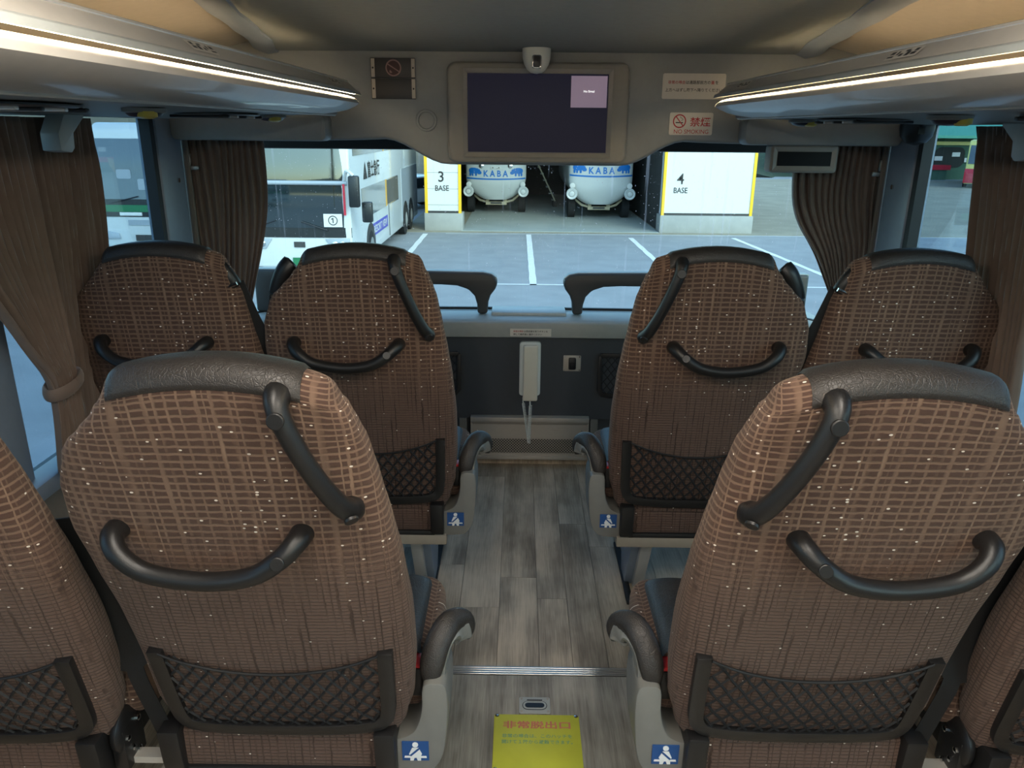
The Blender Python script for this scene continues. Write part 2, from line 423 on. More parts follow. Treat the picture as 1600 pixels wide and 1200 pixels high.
# walls: lower panel + upper band, windows between pillars
def side(m, nm, wi, pi):
    wl = thing('wall_' + nm, None, None, kind='structure'); wl['label'] = nm + ' side wall of the coach'
    MB().box(WX, WX + .05, YB, 3.3, -.05, .585).build('lower_panel', 'wall_grey', wl, mx=m)
    MB().box(WX, WX + .05, YB, 2.95, 1.44, 1.64).build('upper_panel', 'wall_grey', wl, mx=m)
    MB().box(WX - .05, WX + .02, YB, 2.98, .555, .60).build('sill', 'pillar_grey', wl, mx=m, bevel=.008)
    ys = [(2.60, 2.78), (1.585, 1.70), (.35, .50), (-.95, -.80), (-2.55, -2.40), (-4.19, -4.0)]
    for k, (a, b) in enumerate(ys):
        t = struct(thing('trim_%d' % (pi + k), 'grey window pillar tinted for bluish window light on the %s side' % nm, None), None)
        MB().prism([(WX - .012, a), (WX + .05, a - .01), (WX + .05, b + .01), (WX - .012, b)], 'z', .59, 1.46).build('pillar', 'pillar_grey', t, mx=m, bevel=.008)
        if k == 0:
            MB().box(WX - .004, WX + .03, a - .03, a, .59, 1.46).build('seal', 'seal_black', t, mx=m)
            for zz in (1.24,):
                MB().lathe([(.001, -.006), (.008, -.005), (.008, .0)], (WX - .012, a + .115, zz), 'x', 12).build('bolt', 'chrome', t, mx=m)
            MB().tube([(WX - .03, b + .05, .62), (WX - .03, b + .05, 1.42)], .018, 10, (0, 1, 0)).build('rod', 'wall_grey', t, mx=m)
            MB().box(WX - .055, WX - .01, b + .01, b + .03, 1.27, 1.285).box(WX - .03, WX - .02, b + .012, b + .03, 1.285, 1.325).build('catch', 'alu', t, mx=m, bevel=.003)
    for k in range(5):
        wn = struct(thing('window_%d' % (wi + k), 'tinted side window on the %s' % nm, None), None)
        a, b = ys[k + 1][1], ys[k][0]
        MB().box(WX + .028, WX + .034, a - .01, b, .58, 1.47).build('pane', 'side_glass', wn, mx=m, smooth=0)
side(-1, 'left', 2, 10); side(1, 'right', 7, 20)
struct(MB().box(-1.3, 1.3, YB - .05, YB, -.06, 1.75).build('wall_back', 'wall_grey'), 'rear bulkhead behind the viewer')

# front bulkhead with dash ledge
wf = thing('wall_front', 'dark grey front bulkhead under the windscreen', None, kind='structure')
MB().box(-1.24, 1.24, 3.12, 3.16, .225, .60).build('bulkhead_panel', 'dark_panel', wf)
MB().box(-1.24, 1.24, 3.15, 3.18, -.05, .23).build('kick_panel', 'dark_panel', wf)
MB().box(-.27, .27, 3.145, 3.155, -.01, .05).build('kick_board', 'plank_wood', wf)
for sx in (-1, 1): MB().box(.268, .30, 3.115, 3.16, -.01, .225).build('kick_post', 'grey_plastic', wf, mx=sx)
t1 = struct(thing('trim_2', 'pale grey dash ledge below the windscreen', None), None)
MB().prism([(3.095, .592), (3.13, .592), (3.13, .63), (3.40, .63), (3.40, .655), (3.12, .664), (3.10, .655)], 'x', -1.24, 1.24).build('ledge', 'dash_grey', t1, bevel=.006)
MB().box(-.165, .155, 3.20, 3.33, .655, .676).build('ledge_cover', 'light_grey', t1, bevel=.008)

# windscreen
wnd = struct(thing('window_1', 'wide front windscreen with water streaks', None), None)
def wsx(s):  # plan of the glass
    a = (s * 2 - 1)
    if abs(a) < .72: return (a / .72 * .98, 3.36 - .03 * (a / .72) ** 2)
    k = (abs(a) - .72) / .28; an = k * math.pi / 2
    return (math.copysign(.98 + .29 * math.sin(an), a), 2.82 + .51 * math.cos(an) ** .9)
def wsf(u, v):
    xx, yy = wsx(u); return (xx, yy - .07 * v, .64 + 1.15 * v)
MB().grid(wsf, 56, 8).build('pane', 'windscreen_glass', wnd, smooth=60)
MB().sweep([Vector(wsf(i / 56, 0.012)) + Vector((0, -.012, 0)) for i in range(57)], [(-.008, -.012), (.008, -.012), (.008, .012), (-.008, .012)]).build('seal', 'seal_black', wnd)
MB().box(-1.06, 1.06, 3.10, 3.19, 1.337, 1.50).build('sun_band', 'black_matte', wnd, bevel=.01)

for sx_, nm_, k_ in ((-1, 'left', 30), (1, 'right', 31)):
    tp = struct(thing('trim_%d' % k_, 'grey-brown corner post beside the windscreen on the %s' % nm_, None), None)
    MB().prism([(1.205, 2.785), (1.225, 2.785), (1.265, 2.83), (1.262, 2.90), (1.235, 2.90)], 'z', .59, 1.46).build('post', 'wall_grey', tp, mx=sx_, bevel=.006)
# header with dropped centre for the monitor
wh = struct(thing('trim_3', 'grey moulded header panel above the windscreen', None), None)
def hb(x):
    a = abs(x)
    if a < .30: return 1.297
    if a < .52:
        k = (a - .30) / .22; return 1.297 + .083 * (k * k * (3 - 2 * k))
    return 1.38 - .006 * math.sin(min(1, (a - .52) / .4) * math.pi)
xs = [-1.235 + i * (2.47 / 76) for i in range(77)]
out = [(x_, 1.755) for x_ in (xs[0], xs[-1])][::-1] + [(x_, hb(x_)) for x_ in xs]
MB().prism([(p[0], p[1]) for p in out], 'y', 2.79, 2.99).build('header', 'header_grey', wh, bevel=.012, seg=3)
MB().grid(lambda u, v: (xs[0] + u * 2.47, 2.985 + .03 * v, hb(xs[0] + u * 2.47) - .002 + .05 * v), 76, 1).build('under_skin', 'header_grey', wh)
lipp = [Vector((x_, 2.992, hb(x_) + .002)) for x_ in xs if .33 < abs(x_)]
for sg in (-1, 1):
    MB().sweep([p for p in lipp if p.x * sg > 0], [(-.016, -.004), (.016, -.004), (.016, .004), (-.016, .004)]).build('edge_lip', 'light_grey', wh)
for sx in (-1, 1):
    MB().prism(rrect(.70, 1.225, 1.372, 1.46, .022), 'y', 2.70, 2.80).build('end_box', 'header_grey', wh, mx=sx, bevel=.01)
ringm(MB(), -.372, 1.442, .027, .036, 2.781, 2.795).build('speaker_ring', 'header_grey', wh, bevel=.002)
MB().lathe([(.0265, 0), (.0265, -.006), (.02, -.008)], (-.372, 2.792, 1.442), 'y', 28).build('speaker_cover', 'header_grey', wh)

# ceiling: roof skin + centre panel flaring at the front
cl = thing('ceiling', 'grey curved ceiling of the upper deck', None, kind='structure')
roof = [(0, 1.735), (.6, 1.725), (.9, 1.70), (1.10, 1.655), (1.20, 1.58), (1.25, 1.45)]
for sx in (-1, 1):
    MB().grid(lambda u, v: (lambda p: (p[0], YB + v * (2.98 - YB), p[1]))(
        (lambda k: (roof[k][0] + (roof[k + 1][0] - roof[k][0]) * (u * 5 - k), roof[k][1] + (roof[k + 1][1] - roof[k][1]) * (u * 5 - k)))(min(int(u * 5), 4))), 25, 2).build('roof_skin', 'cove_beige', cl, mx=sx, smooth=60)
def ce(y):  # half-width of the centre panel
    return lerp_tab([(-9, .57), (1.2, .60), (1.6, .66), (2.0, .735), (2.35, .80), (2.82, .905)], y)
def ceilf(u, v):
    yy = YB + (2.83 - YB) * (v if v < .5 else v); xx = (u * 2 - 1) * ce(yy); k = abs(u * 2 - 1)
    zz = 1.66 + .035 * (1 - k ** 2) * max(0, min(1, (2.83 - yy) / 1.2))
    return (xx, yy, zz)
MB().grid(ceilf, 24, 40).build('centre_panel', 'ceiling_grey', cl, smooth=60)
for sx in (-1, 1):
    pth = [Vector((sx * ce(yy) , yy, 1.664)) for yy in [YB + i * (2.83 - YB) / 60 for i in range(61)]]
    MB().sweep(pth, [(-.035, -.010), (.0, -.016), (.035, -.004), (.035, .02), (-.035, .02)]).build('edge_trim', 'pillar_grey', cl)

# ------------------------------------------------------------------ luggage racks
def rack(m, label):
    rk = thing('luggage_rack', label, 'luggage rack', (m * .6, 0, 1.45), 'overhead luggage racks')
    L = Vector((-m * .6, 0, -1.45))
    def B(mb, name, mat, parent=rk, **k):
        o = mb.build(name, mat, parent, mx=m, **k); o.location = L if parent is rk else (0, 0, 0); return o
    YF = 2.60
    # roll (soft nose) tapering at the front end
    roll = [(.578, 1.507), (.560, 1.507), (.547, 1.503), (.539, 1.496), (.537, 1.487), (.550, 1.475), (.570, 1.466), (.60, 1.459), (.632, 1.455), (.632, 1.47), (.60, 1.50)]
    ys = [YB + i * (2.40 - YB) / 8 for i in range(8)] + [2.40, 2.46, 2.52, 2.56, 2.585, 2.60]
    mb = MB(); n = len(roll); vs = []
    for yy in ys:
        k = 0 if yy < 2.4 else ((yy - 2.4) / .2) ** 2
        vs += [(px + (.03 * k), yy, pz + (1.490 - pz) * k * .75) for px, pz in roll]
    mb.add(vs, [(j * n + i, j * n + (i + 1) % n, (j + 1) * n + (i + 1) % n, (j + 1) * n + i) for j in range(len(ys) - 1) for i in range(n)] + [tuple(range((len(ys) - 1) * n, len(ys) * n))])
    B(mb, 'nose_roll', 'rack_roll', smooth=50)
    B(MB().prism([(.556, 1.524), (.562, 1.521), (.592, 1.549), (.588, 1.553)], 'y', YB, 2.545), 'fascia', 'rack_grey')
    B(MB().prism([(.5455, 1.5125), (.5485, 1.5120), (.552, 1.5195), (.568, 1.5215), (.561, 1.5275), (.549, 1.5225)], 'y', YB, 2.545), 'lip', 'light_grey', bevel=.001)
    B(MB().tube([(.590, YB, 1.553), (.590, 2.55, 1.553)], .0045, 8, (1, 0, 0)), 'top_rim', 'rim_metal')
    B(MB().box(.5495, .562, YB, 2.53, 1.5145, 1.517), 'light_strip', 'strip_lamp', smooth=0)
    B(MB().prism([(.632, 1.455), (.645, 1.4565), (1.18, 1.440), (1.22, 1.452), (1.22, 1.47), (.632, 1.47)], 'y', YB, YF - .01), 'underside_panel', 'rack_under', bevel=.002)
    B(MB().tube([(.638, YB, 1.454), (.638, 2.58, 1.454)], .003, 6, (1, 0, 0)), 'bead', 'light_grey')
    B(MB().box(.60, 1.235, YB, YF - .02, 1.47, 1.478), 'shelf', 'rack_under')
    B(MB().box(.92, .95, YB, 2.45, 1.479, 1.487), 'cove_lamp', 'cove_lamp', smooth=0)
    for yv in (1.25, 2.18, -.2):   # oval air vents with louvres
        pl = B(MB().lathe([(.11, 0), (.11, -.003), (.10, -.005)], (0, 0, 0), 'z', 36), 'air_vent', 'vent_dark')
        for v in pl.data.vertices: v.co.y *= 1.75; v.co.x *= .85
        pl.location = L + Vector((m * .86, yv, 1.4495 ))
        for k in range(5):
            yy = -.13 + k * .065
            MB().box(-.075, .075, yy - .006, yy + .006, -.011, -.004).build('louvre', 'rim_metal' if k % 2 else 'black_plastic', pl, bevel=.002)
    for yl in (1.36, 2.30):  # seat number stickers on the fascia
        cxx, czz = .574, 1.5365; ex = Vector((0, 1, 0)); ey = Vector((.032, 0, .028)).normalized()
        nn = Vector((-.028, 0, .032)).normalized() * -1
        nn = Vector((-.66, 0, .75)) * .0022
        c0 = Vector((cxx, yl, czz)) + nn * 2.2
        wv = .055
        st_ = MB().add([c0 + ex * a * wv + ey * b * .011 for a, b in ((-1, -1), (1, -1), (1, 1), (-1, 1))], [(0, 1, 2, 3)])
        so = B(st_, 'seat_number_sticker', 'sign_white', smooth=0)
        mk = MB()
        for a, b, c_, d_ in ((-.85, -.6, -.55, -.1), (-.85, .1, -.6, .7), (-.45, -.7, -.2, .2), (-.3, .3, .0, .7), (.0, -.6, .2, .0), (.3, -.2, .45, .6), (.5, -.7, .9, -.3), (.6, .0, .9, .7)):
            c1 = c0 + nn * .4
            mk.add([c1 + ex * p * wv + ey * q * .011 for p, q in ((a, b), (c_, b), (c_, d_), (a, d_))], [(0, 1, 2, 3)])
        B(mk, 'sticker_print', 'plate_dark', parent=so, smooth=0)
    return rk
rack(-1, 'grey overhead luggage rack with warm light strip above the left seats')
rack(1, 'grey overhead luggage rack with warm light strip above the right seats')
def reading(x_, y_, label):
    t = thing('reading_light', label, 'reading light', (x_, y_, 1.446), 'reading lights under the racks')
    MB().lathe([(.036, .004), (.036, -.004), (.03, -.010), (.016, -.014), (.002, -.015)], (0, 0, 0), 'z', 24).build('dome', 'lamp_navy', t)
    MB().lathe([(.042, .005), (.042, -.002), (.036, -.004)], (0, 0, 0), 'z', 24).build('rim', 'rack_under', t)
    MB().lathe([(.019, .0), (.019, -.010), (.010, -.014)], (.014, -.02, -.001), 'z', 16).build('lens', 'lamp_yellow', t)
reading(-.80, 1.62, 'small dome reading light under left rack, nearer the viewer')
reading(-.80, 2.45, 'small dome reading light under left rack, close to the header')
reading(.80, 1.62, 'small dome reading light under right rack, nearer the viewer')
reading(.80, 2.45, 'small dome reading light under right rack, close to the header')

for k, (x_, y_) in enumerate(((-.33, .45), (.33, .45), (-.33, -.75), (.33, -.75), (-.33, -1.95), (.33, -1.95))):
    t = thing('ceiling_lamp', 'long warm ceiling lamp panel on the %s, %s row of the cabin' % ('left' if x_ < 0 else 'right', ('second', 'third', 'fourth')[k // 2]), 'lamp', (x_, y_, 1.672))
    MB().prism(rrect(-.07, .07, -.42, .42, .03), 'z', .0, .03).build('housing', 'light_grey', t, bevel=.004)
    MB().prism(rrect(-.055, .055, -.40, .40, .025), 'z', -.035, .001).build('diffuser', 'ceiling_lamp', t, bevel=.008)

# ------------------------------------------------------------------ seats  (local: +x aisle side of a left-hand seat, y=0 back foot)
WO = [(0, .222), (.07, .235), (.2, .238), (.35, .246), (.5, .262), (.6, .272), (.7, .265), (.78, .242), (.85, .205), (.91, .168), (.96, .145), (1, .125)]
WI = [(0, .215), (.07, .232), (.2, .240), (.35, .240), (.5, .232), (.6, .222), (.7, .210), (.78, .200), (.85, .190), (.91, .180), (.96, .166), (1, .145)]
TH = [(0, .10), (.3, .125), (.7, .115), (.92, .10), (1, .10)]
NEXP = 3.6
def ring(t):
    """t 0..1.3: 0..1 flat back, 1..1.3 rolls over the top"""
    if t <= 1.0: z = .36 + .719 * t; k = 1.; tt = t
    else:
        an = (t - 1) / .3 * math.pi / 2; z = 1.079 + .045 * math.sin(an); k = max(.02, math.cos(an)) ** .9; tt = 1.
    h = t if t <= 1 else 1.
    ts = (z - .385) / .755
    wo, wi, d = lerp_tab(WO, ts), lerp_tab(WI, ts), lerp_tab(TH, ts)
    yb = -.255 * (z - .385)
    return z, wo, wi, yb + d / 2, d / 2 * k
def back_y(x_, z):
    ts = (z - .385) / .755; w_ = lerp_tab(WI if x_ > 0 else WO, ts); d = lerp_tab(TH, ts)
    q = max(0., 1 - min(1, abs(x_) / w_) ** NEXP) ** (1 / NEXP)
    return -.255 * (z - .385) + d / 2 - d / 2 * q
def crown(x_, t): return -.020 * (x_ / .135) ** 2 * max(0., min(1., (t - .88) / .16)) if abs(x_) < .2 else -.020 * (.2 / .135) ** 2 * max(0., min(1., (t - .88) / .16))
def sgnp(v, e): return math.copysign(abs(v) ** e, v)
def back_mesh(m):
    mb = MB(); N = 56
    ts = [0] + [.02 + i * .98 / 34 for i in range(35)] + [1 + .3 * i / 10 for i in range(1, 11)]
    vs, uvs = [], []
    rings = []
    for t in ts:
        z, wo, wi, yc, hd = ring(t); row = []
        for i in range(N):
            a = 6.28319 * i / N - math.pi / 2
            cx, sx = sgnp(math.cos(a), 2 / NEXP), sgnp(math.sin(a), 2 / NEXP)
            k = .93 if t == 0 else 1
            xx_ = (wi if cx > 0 else wo) * cx * k; row.append((xx_, yc + hd * sx * k, z - (.012 if t == 0 else 0) + crown(xx_, t)))
        L = [0.]
        for i in range(1, N): L.append(L[-1] + (Vector(row[i]) - Vector(row[i - 1])).length)
        tot = L[-1] + (Vector(row[0]) - Vector(row[-1])).length
        for i in range(N):
            uvs.append((L[i] if i <= N // 2 else L[i] - tot, (z - .36) * 1.032 + (.05 * (t - 1) / .3 if t > 1 else 0)))
        vs += row
    fs = [(j * N + i, j * N + (i + 1) % N, (j + 1) * N + (i + 1) % N, (j + 1) * N + i) for j in range(len(ts) - 1) for i in range(N)]
    fs += [tuple(range(N - 1, -1, -1)), tuple(range((len(ts) - 1) * N, len(ts) * N))]
    mb.add(vs, fs, uvs)
    return mb.mesh('backrest', m, smooth=70)
def cap_mesh(m):
    mb = MB()
    def fn(u, v):
        x_ = -.134 + u * .262
        if v < .5:
            k = v / .5; tt = 1.045 + k * .255; sg = -1
        else:
            k = (1 - v) / .5; tt = .80 + k * .5; sg = 1
        z, wo, wi, yc, hd = ring(tt)
        w_ = wi if x_ > 0 else wo
        q = max(0., 1 - min(1, abs(x_) / (w_ + .01)) ** NEXP) ** (1 / NEXP)
        e = .0045 * min(1, v / .02 + .15) * min(1, min(u, 1 - u) / .02 + .15)
        return (x_, yc + sg * (hd * q + e), z + (e if tt > 1 else 0) + crown(x_, tt))
    return mb.grid(fn, 30, 40).mesh('headrest_cap', m, smooth=70)
def vhandle_mesh(m):
    pts = [(.100, 1.085, .0), (.102, 1.078, .020), (.109, 1.055, .032), (.127, 1.005, .038), (.147, .955, .037), (.165, .915, .030), (.174, .897, .018), (.177, .890, .0)]
    path = catmull([(x_, back_y(x_, z) - o, z) for x_, z, o in pts], 5)
    n = len(path); sc_ = [1.12 - .22 * math.sin(math.pi * i / (n - 1)) if 3 < i < n - 4 else 1.12 for i in range(n)]
    mb = MB().tube(path, .0178, 14, (1, 0, .35), sc_, .85)
    return mb.mesh('grab_handle', m, smooth=60), path
def hhandle_mesh(m):
    pts = [(-.178, .848, .0), (-.176, .846, .025), (-.160, .826, .045), (-.12, .800, .055), (-.04, .788, .058), (.03, .797, .055), (.072, .822, .045), (.094, .842, .025), (.098, .846, .0)]
    path = catmull([(x_, back_y(x_, z) - o, z) for x_, z, o in pts], 5)
    n = len(path); sc_ = [1.2 - .25 * math.sin(math.pi * i / (n - 1)) for i in range(n)]
    return MB().tube(path, .0150, 14, (0, 0, 1), sc_).mesh('back_handle', m, smooth=60), path
def disc_on(path, i, r, m, nm, off=.0195):
    p = path[i]; t = (path[i + 1] - path[i - 1]).normalized(); nrm = Vector((0, -1, .12)); nrm = (nrm - t * nrm.dot(t)).normalized()
    a = t; b = nrm.cross(a); vs = []
    for k, (rr, h) in enumerate(((r, off - .004), (r, off), (r * .88, off + .0008))):
        vs += [p + a * rr * math.cos(6.28319 * q / 20) + b * rr * math.sin(6.28319 * q / 20) + nrm * h for q in range(20)]
    fs = [(j * 20 + q, j * 20 + (q + 1) % 20, (j + 1) * 20 + (q + 1) % 20, (j + 1) * 20 + q) for j in range(2) for q in range(20)] + [tuple(range(40, 60))]
    return MB().add(vs, fs).mesh(nm, m, smooth=30)
def pocket_meshes(m):
    c = [(-.193, .578), (-.191, .50), (-.187, .425), (-.180, .398), (-.162, .386), (-.10, .382), (0, .381), (.10, .383), (.160, .388), (.180, .400), (.190, .425), (.194, .50), (.196, .580)]
    path = catmull([(x_, back_y(x_, z) - .004, z) for x_, z in c], 4)
    fr = MB().sweep(path, [(-.013, -.007), (.013, -.007), (.013, .007), (-.013, .007)], (0, -1, -.255)).mesh('pocket_frame', m, bevel=.002, smooth=30)
    xl = lambda z: -.182 + (.578 - z) * .02; xr = lambda z: .184 - (.578 - z) * .02
    ztop = lambda x_: .535 + .042 * (x_ / .185) ** 2
    mb = MB(); cw, chh = .0285, .0185; prof = [(-.0026, -.0012), (.0026, -.0012), (0, .0016)]
    for fam in (1, -1):
        for k in range(-14, 28):
            seg = []
            for q in range(0, 27):
                z = .392 + q * .008
                x_ = -.19 + k * cw + fam * (z - .392) / chh * cw / 2 * 1.0 + (0 if fam == 1 else .19)
                if xl(z) < x_ < xr(z) and z < ztop(x_):
                    bl = .006 + .012 * math.sin(math.pi * min(1, max(0, (z - .392) / .16))) * (1 - (x_ / .19) ** 2)
                    seg.append((x_ + .0012 * math.sin(q * 1.2), back_y(x_, z) - bl, z))
            if len(seg) > 2: mb.sweep(seg, prof, (0, -1, 0), cap=False)
    top = [(x_, back_y(x_, ztop(x_)) - .012, ztop(x_)) for x_ in [-.185 + i * .37 / 24 for i in range(25)]]
    mb.tube(top, .0026, 6)
    return fr, mb.mesh('net', m, smooth=60)
def rounded_block(x0, x1, y0, y1, z0, z1, r, crown=.012):
    mb = MB().box(x0, x1, y0, y1, z0, z1); return mb
def seat(m, kind, label, loc):
    t = thing('coach_seat', label, 'seat', loc, 'brown coach seats')
    P_ = lambda n_, me, mat, par=t: link(n_, me, mat, par)
    P_('backrest', back_mesh(m), 'fabric'); P_('headrest_cap', cap_mesh(m), 'leather')
    hm, hp = hhandle_mesh(m); h = P_('back_handle', hm, 'black_plastic'); P_('screw_cap', disc_on(hp, 30, .0105, m, 'screw_cap', .0182), 'black_plastic', h)
    fr, net = pocket_meshes(m); pf = P_('pocket_frame', fr, 'black_plastic'); P_('net', net, 'net_black', pf)
    if kind == 'aisle':
        vm, vp = vhandle_mesh(m); v = P_('grab_handle', vm, 'black_plastic')
        P_('screw_cap', disc_on(vp, 9, .0115, m, 'screw_cap', .0205), 'black_plastic', v); P_('screw_cap', disc_on(vp, 29, .0105, m, 'screw_cap', .0205), 'black_plastic', v)
    # cushion
    cz = MB().box(-.235, .262, .075, .385, .345, .475)
    P_('cushion', cz.mesh('cushion', m, bevel=.045, seg=5, smooth=60), 'fabric')
    def bol(u, v):
        x_ = .130 + u * .116; y_ = .095 + v * .272
        return (x_ + .012 * (1 - v) * 0, y_, .479 + .012 * math.sin(math.pi * min(1, .2 + u * .8)) - (.03 * max(0, (u - .75) / .25) ** 2) - .03 * max(0, (v - .85) / .15) ** 2)
    P_('cushion_bolster', MB().grid(bol, 14, 20).mesh('cushion_bolster', m, smooth=60), 'leather')
    P_('cushion_valance', MB().box(-.205, .165, .012, .05, .275, .362).mesh('cushion_valance', m, bevel=.008, smooth=40), 'fabric')
    P_('valance_trim', MB().box(-.21, .17, .008, .05, .262, .276).mesh('valance_trim', m, bevel=.002), 'black_matte')
    for x0, x1 in ((-.235, -.196), (.160, .198)):
        P_('hinge_cover', MB().prism([(-.012, .372), (.06, .372), (.06, .27), (.0, .268), (-.006, .30)], 'x', x0, x1).mesh('hinge_cover', m, bevel=.004, smooth=30), 'black_plastic')
    P_('seat_rail', MB().box(-.255, .205, .01, .055, .228, .262).mesh('seat_rail', m, bevel=.004), 'beige_metal')
    P_('seat_pan', MB().box(-.23, .2, .05, .38, .262, .345).mesh('seat_pan', m, bevel=.01), 'black_matte')
    if kind == 'aisle':
        lg = P_('leg', MB().prism([(.03, .23), (.07, .23), (.20, .0), (.15, .0)], 'x', .09, .125).mesh('leg', m, bevel=.003), 'leg_grey')
        P_('leg_web', MB().prism([(.05, .23), (.33, .23), (.24, .0), (.17, .0)], 'x', .122, .150).mesh('leg_web', m, bevel=.003), 'pillar_grey')
        P_('foot_rail', MB().box(.135, .155, .05, .42, .0, .012).mesh('foot_rail', m, bevel=.002), 'black_matte')
        sc_o = catmull([(.182, 0, .335), (.205, 0, .338), (.228, 0, .352), (.240, 0, .378), (.246, 0, .41), (.249, 0, .455), (.270, 0, .462), (.290, 0, .455), (.294, 0, .41), (.290, 0, .345), (.283, 0, .30), (.268, 0, .270), (.245, 0, .258), (.182, 0, .258), (.180, 0, .30)], 3)
        s_ = P_('side_cover', MB().prism([(p.x, p.z) for p in sc_o], 'y', .02, .14).mesh('side_cover', m, bevel=.006, smooth=40), 'grey_plastic')
        dc = P_('belt_decal', MB().box(.207, .257, .0175, .0205, .290, .333).mesh('belt_decal', m, smooth=0), 'sticker_blue', s_)
        dc['label'] = 'blue seat belt pictogram decal'
        fig = MB().prism(circ(.232, .3275, .0055, 14), 'y', .0158, .0172)
        fig.prism([(.226, .320), (.238, .320), (.244, .306), (.241, .300), (.223, .300), (.220, .306)], 'y', .0158, .0172)
        fig.prism([(.212, .301), (.252, .301), (.253, .2975), (.211, .2975)], 'y', .0158, .0172)
        fig.prism([(.222, .297), (.230, .297), (.228, .291), (.222, .291)], 'y', .0158, .0172).prism([(.234, .297), (.242, .297), (.242, .291), (.236, .291)], 'y', .0158, .0172)
        P_('pictogram', fig.mesh('pictogram', m, smooth=0), 'sticker_white', s_)
        P_('pictogram_belt', MB().prism([(.238, .321), (.241, .319), (.224, .302), (.221, .304)], 'y', .0148, .0157).mesh('pictogram_belt', m, smooth=0), 'sticker_blue', s_)
        arm = [(.268, .065, .40), (.268, .066, .44), (.270, .070, .475), (.279, .084, .505), (.292, .104, .516), (.306, .122, .508), (.312, .130, .490)]
        P_('armrest_bracket', MB().sweep(catmull(arm, 4), [(-.020, -.018), (.020, -.018), (.020, .018), (-.020, .018)], (0, 1, -.6)).mesh('armrest_bracket', m, bevel=.006, smooth=40), 'grey_plastic')
        pad = catmull([(.262, .044, .450), (.263, .048, .478), (.273, .066, .515), (.290, .092, .537), (.308, .118, .530), (.320, .136, .505), (.317, .136, .478)], 5)
        npd = len(pad); sp_ = [min(1, .55 + .45 * math.sin(math.pi * min(1, (i + .5) / 8) / 2)) * min(1, .45 + .55 * (npd - i) / 9) for i in range(npd)]
        P_('armrest_pad', MB().tube(pad, .0235, 14, (0, 1, -.5), sp_, .62).mesh('armrest_pad', m, smooth=60), 'leather')
        P_('belt_buckle', MB().box(.222, .244, .06, .10, .40, .462).mesh('belt_buckle', m, bevel=.004), 'black_plastic')
        P_('release_button', MB().box(.224, .242, .062, .098, .462, .470).mesh('release_button', m, bevel=.002), 'red_plastic')
        gx, gz = -.205, 1.03
        gp = [(-.178, -.10, 1.075), (-.196, -.105, 1.055), (-.214, -.10, 1.02), (-.226, -.09, .985)]
    else:
        gp = [(.128, -.135, 1.075), (.150, -.14, 1.06), (.168, -.135, 1.035), (.180, -.125, 1.01)]
    P_('belt_guide', MB().tube(catmull(gp, 4), .024, 10, (0, 1, 0), [.6] + [1] * 11 + [.7], .7).mesh('belt_guide', m, smooth=50), 'black_plastic')
    e = gp[-1]
    P_('belt_ring', MB().tube([(e[0] - .012, e[1] - .018, e[2] + .002), (e[0] + .014, e[1] - .018, e[2] + .012)], .005, 8, (0, 1, 0)).mesh('belt_ring', m), 'chrome')
    if kind == 'window':
        bp = catmull([(.176, -.115, 1.02), (.205, -.09, .92), (.235, -.055, .82), (.232, .0, .70), (.238, .05, .56), (.252, .07, .50), (.275, .075, .36), (.285, .08, .25)], 5)
        P_('seat_belt', MB().sweep(bp, [(-.026, -.0012), (.026, -.0012), (.026, .0012), (-.026, .0012)], (0, -1, .2)).mesh('seat_belt', m), 'belt_black')
        mech = P_('recliner_mechanism', MB().lathe([(.042, .0), (.045, .012), (.03, .02)], (.205, .06, .345), 'x', 18).box(.20, .226, .03, .10, .27, .36).mesh('recliner_mechanism', m, bevel=.003), 'black_plastic')
        for a, b in ((.04, .34), (.05, .31), (.08, .352), (.07, .29)): P_('bolt', MB().lathe([(.006, -.004), (.006, .005), (.002, .007)], (.226, a, b), 'x', 8).mesh('bolt', m), 'chrome', mech)
        P_('cross_rail', MB().box(.195, .30, .05, .075, .272, .286).mesh('cross_rail', m), 'rim_metal')
        P_('leg', MB().prism([(.03, .23), (.07, .23), (.20, .0), (.15, .0)], 'x', -.14, -.105).mesh('leg', m, bevel=.003), 'leg_grey')
    else:
        P_('seat_belt', MB().sweep(catmull([(-.226, -.085, .985), (-.262, -.03, .86), (-.272, .03, .70), (-.255, .07, .50)], 5), [(-.022, -.0012), (.022, -.0012), (.022, .0012), (-.022, .0012)], (0, -1, .2)).mesh('seat_belt', m), 'belt_black')
    return t
Y1, Y2 = 2.03, 1.13
sl = seat(-(-1), 'aisle', 'brown patterned coach seat in the front row, just left of the aisle', (-.462, Y1, 0))
na = dup(sl, (-.465, Y2, 0), 'large brown patterned coach seat nearest the viewer, left of the aisle')
sr = seat(-1, 'aisle', 'brown patterned coach seat in the front row, just right of the aisle', (.457, Y1, 0))
nb = dup(sr, (.466, Y2, 0), 'large brown patterned coach seat nearest the viewer, right of the aisle')
wl_ = seat(1, 'window', 'shaded brown coach seat in the front row by the left window', (-.968, Y1, 0))
nc = dup(wl_, (-.993, Y2 - .03, 0), 'brown coach seat cut off at the lower left corner, by the left wall')
wr_ = seat(-1, 'window', 'shaded brown coach seat in the front row by the right window', (.960, Y1, 0))
nd = dup(wr_, (.993, Y2 - .03, 0), 'brown coach seat cut off at the lower right corner, by the right wall')

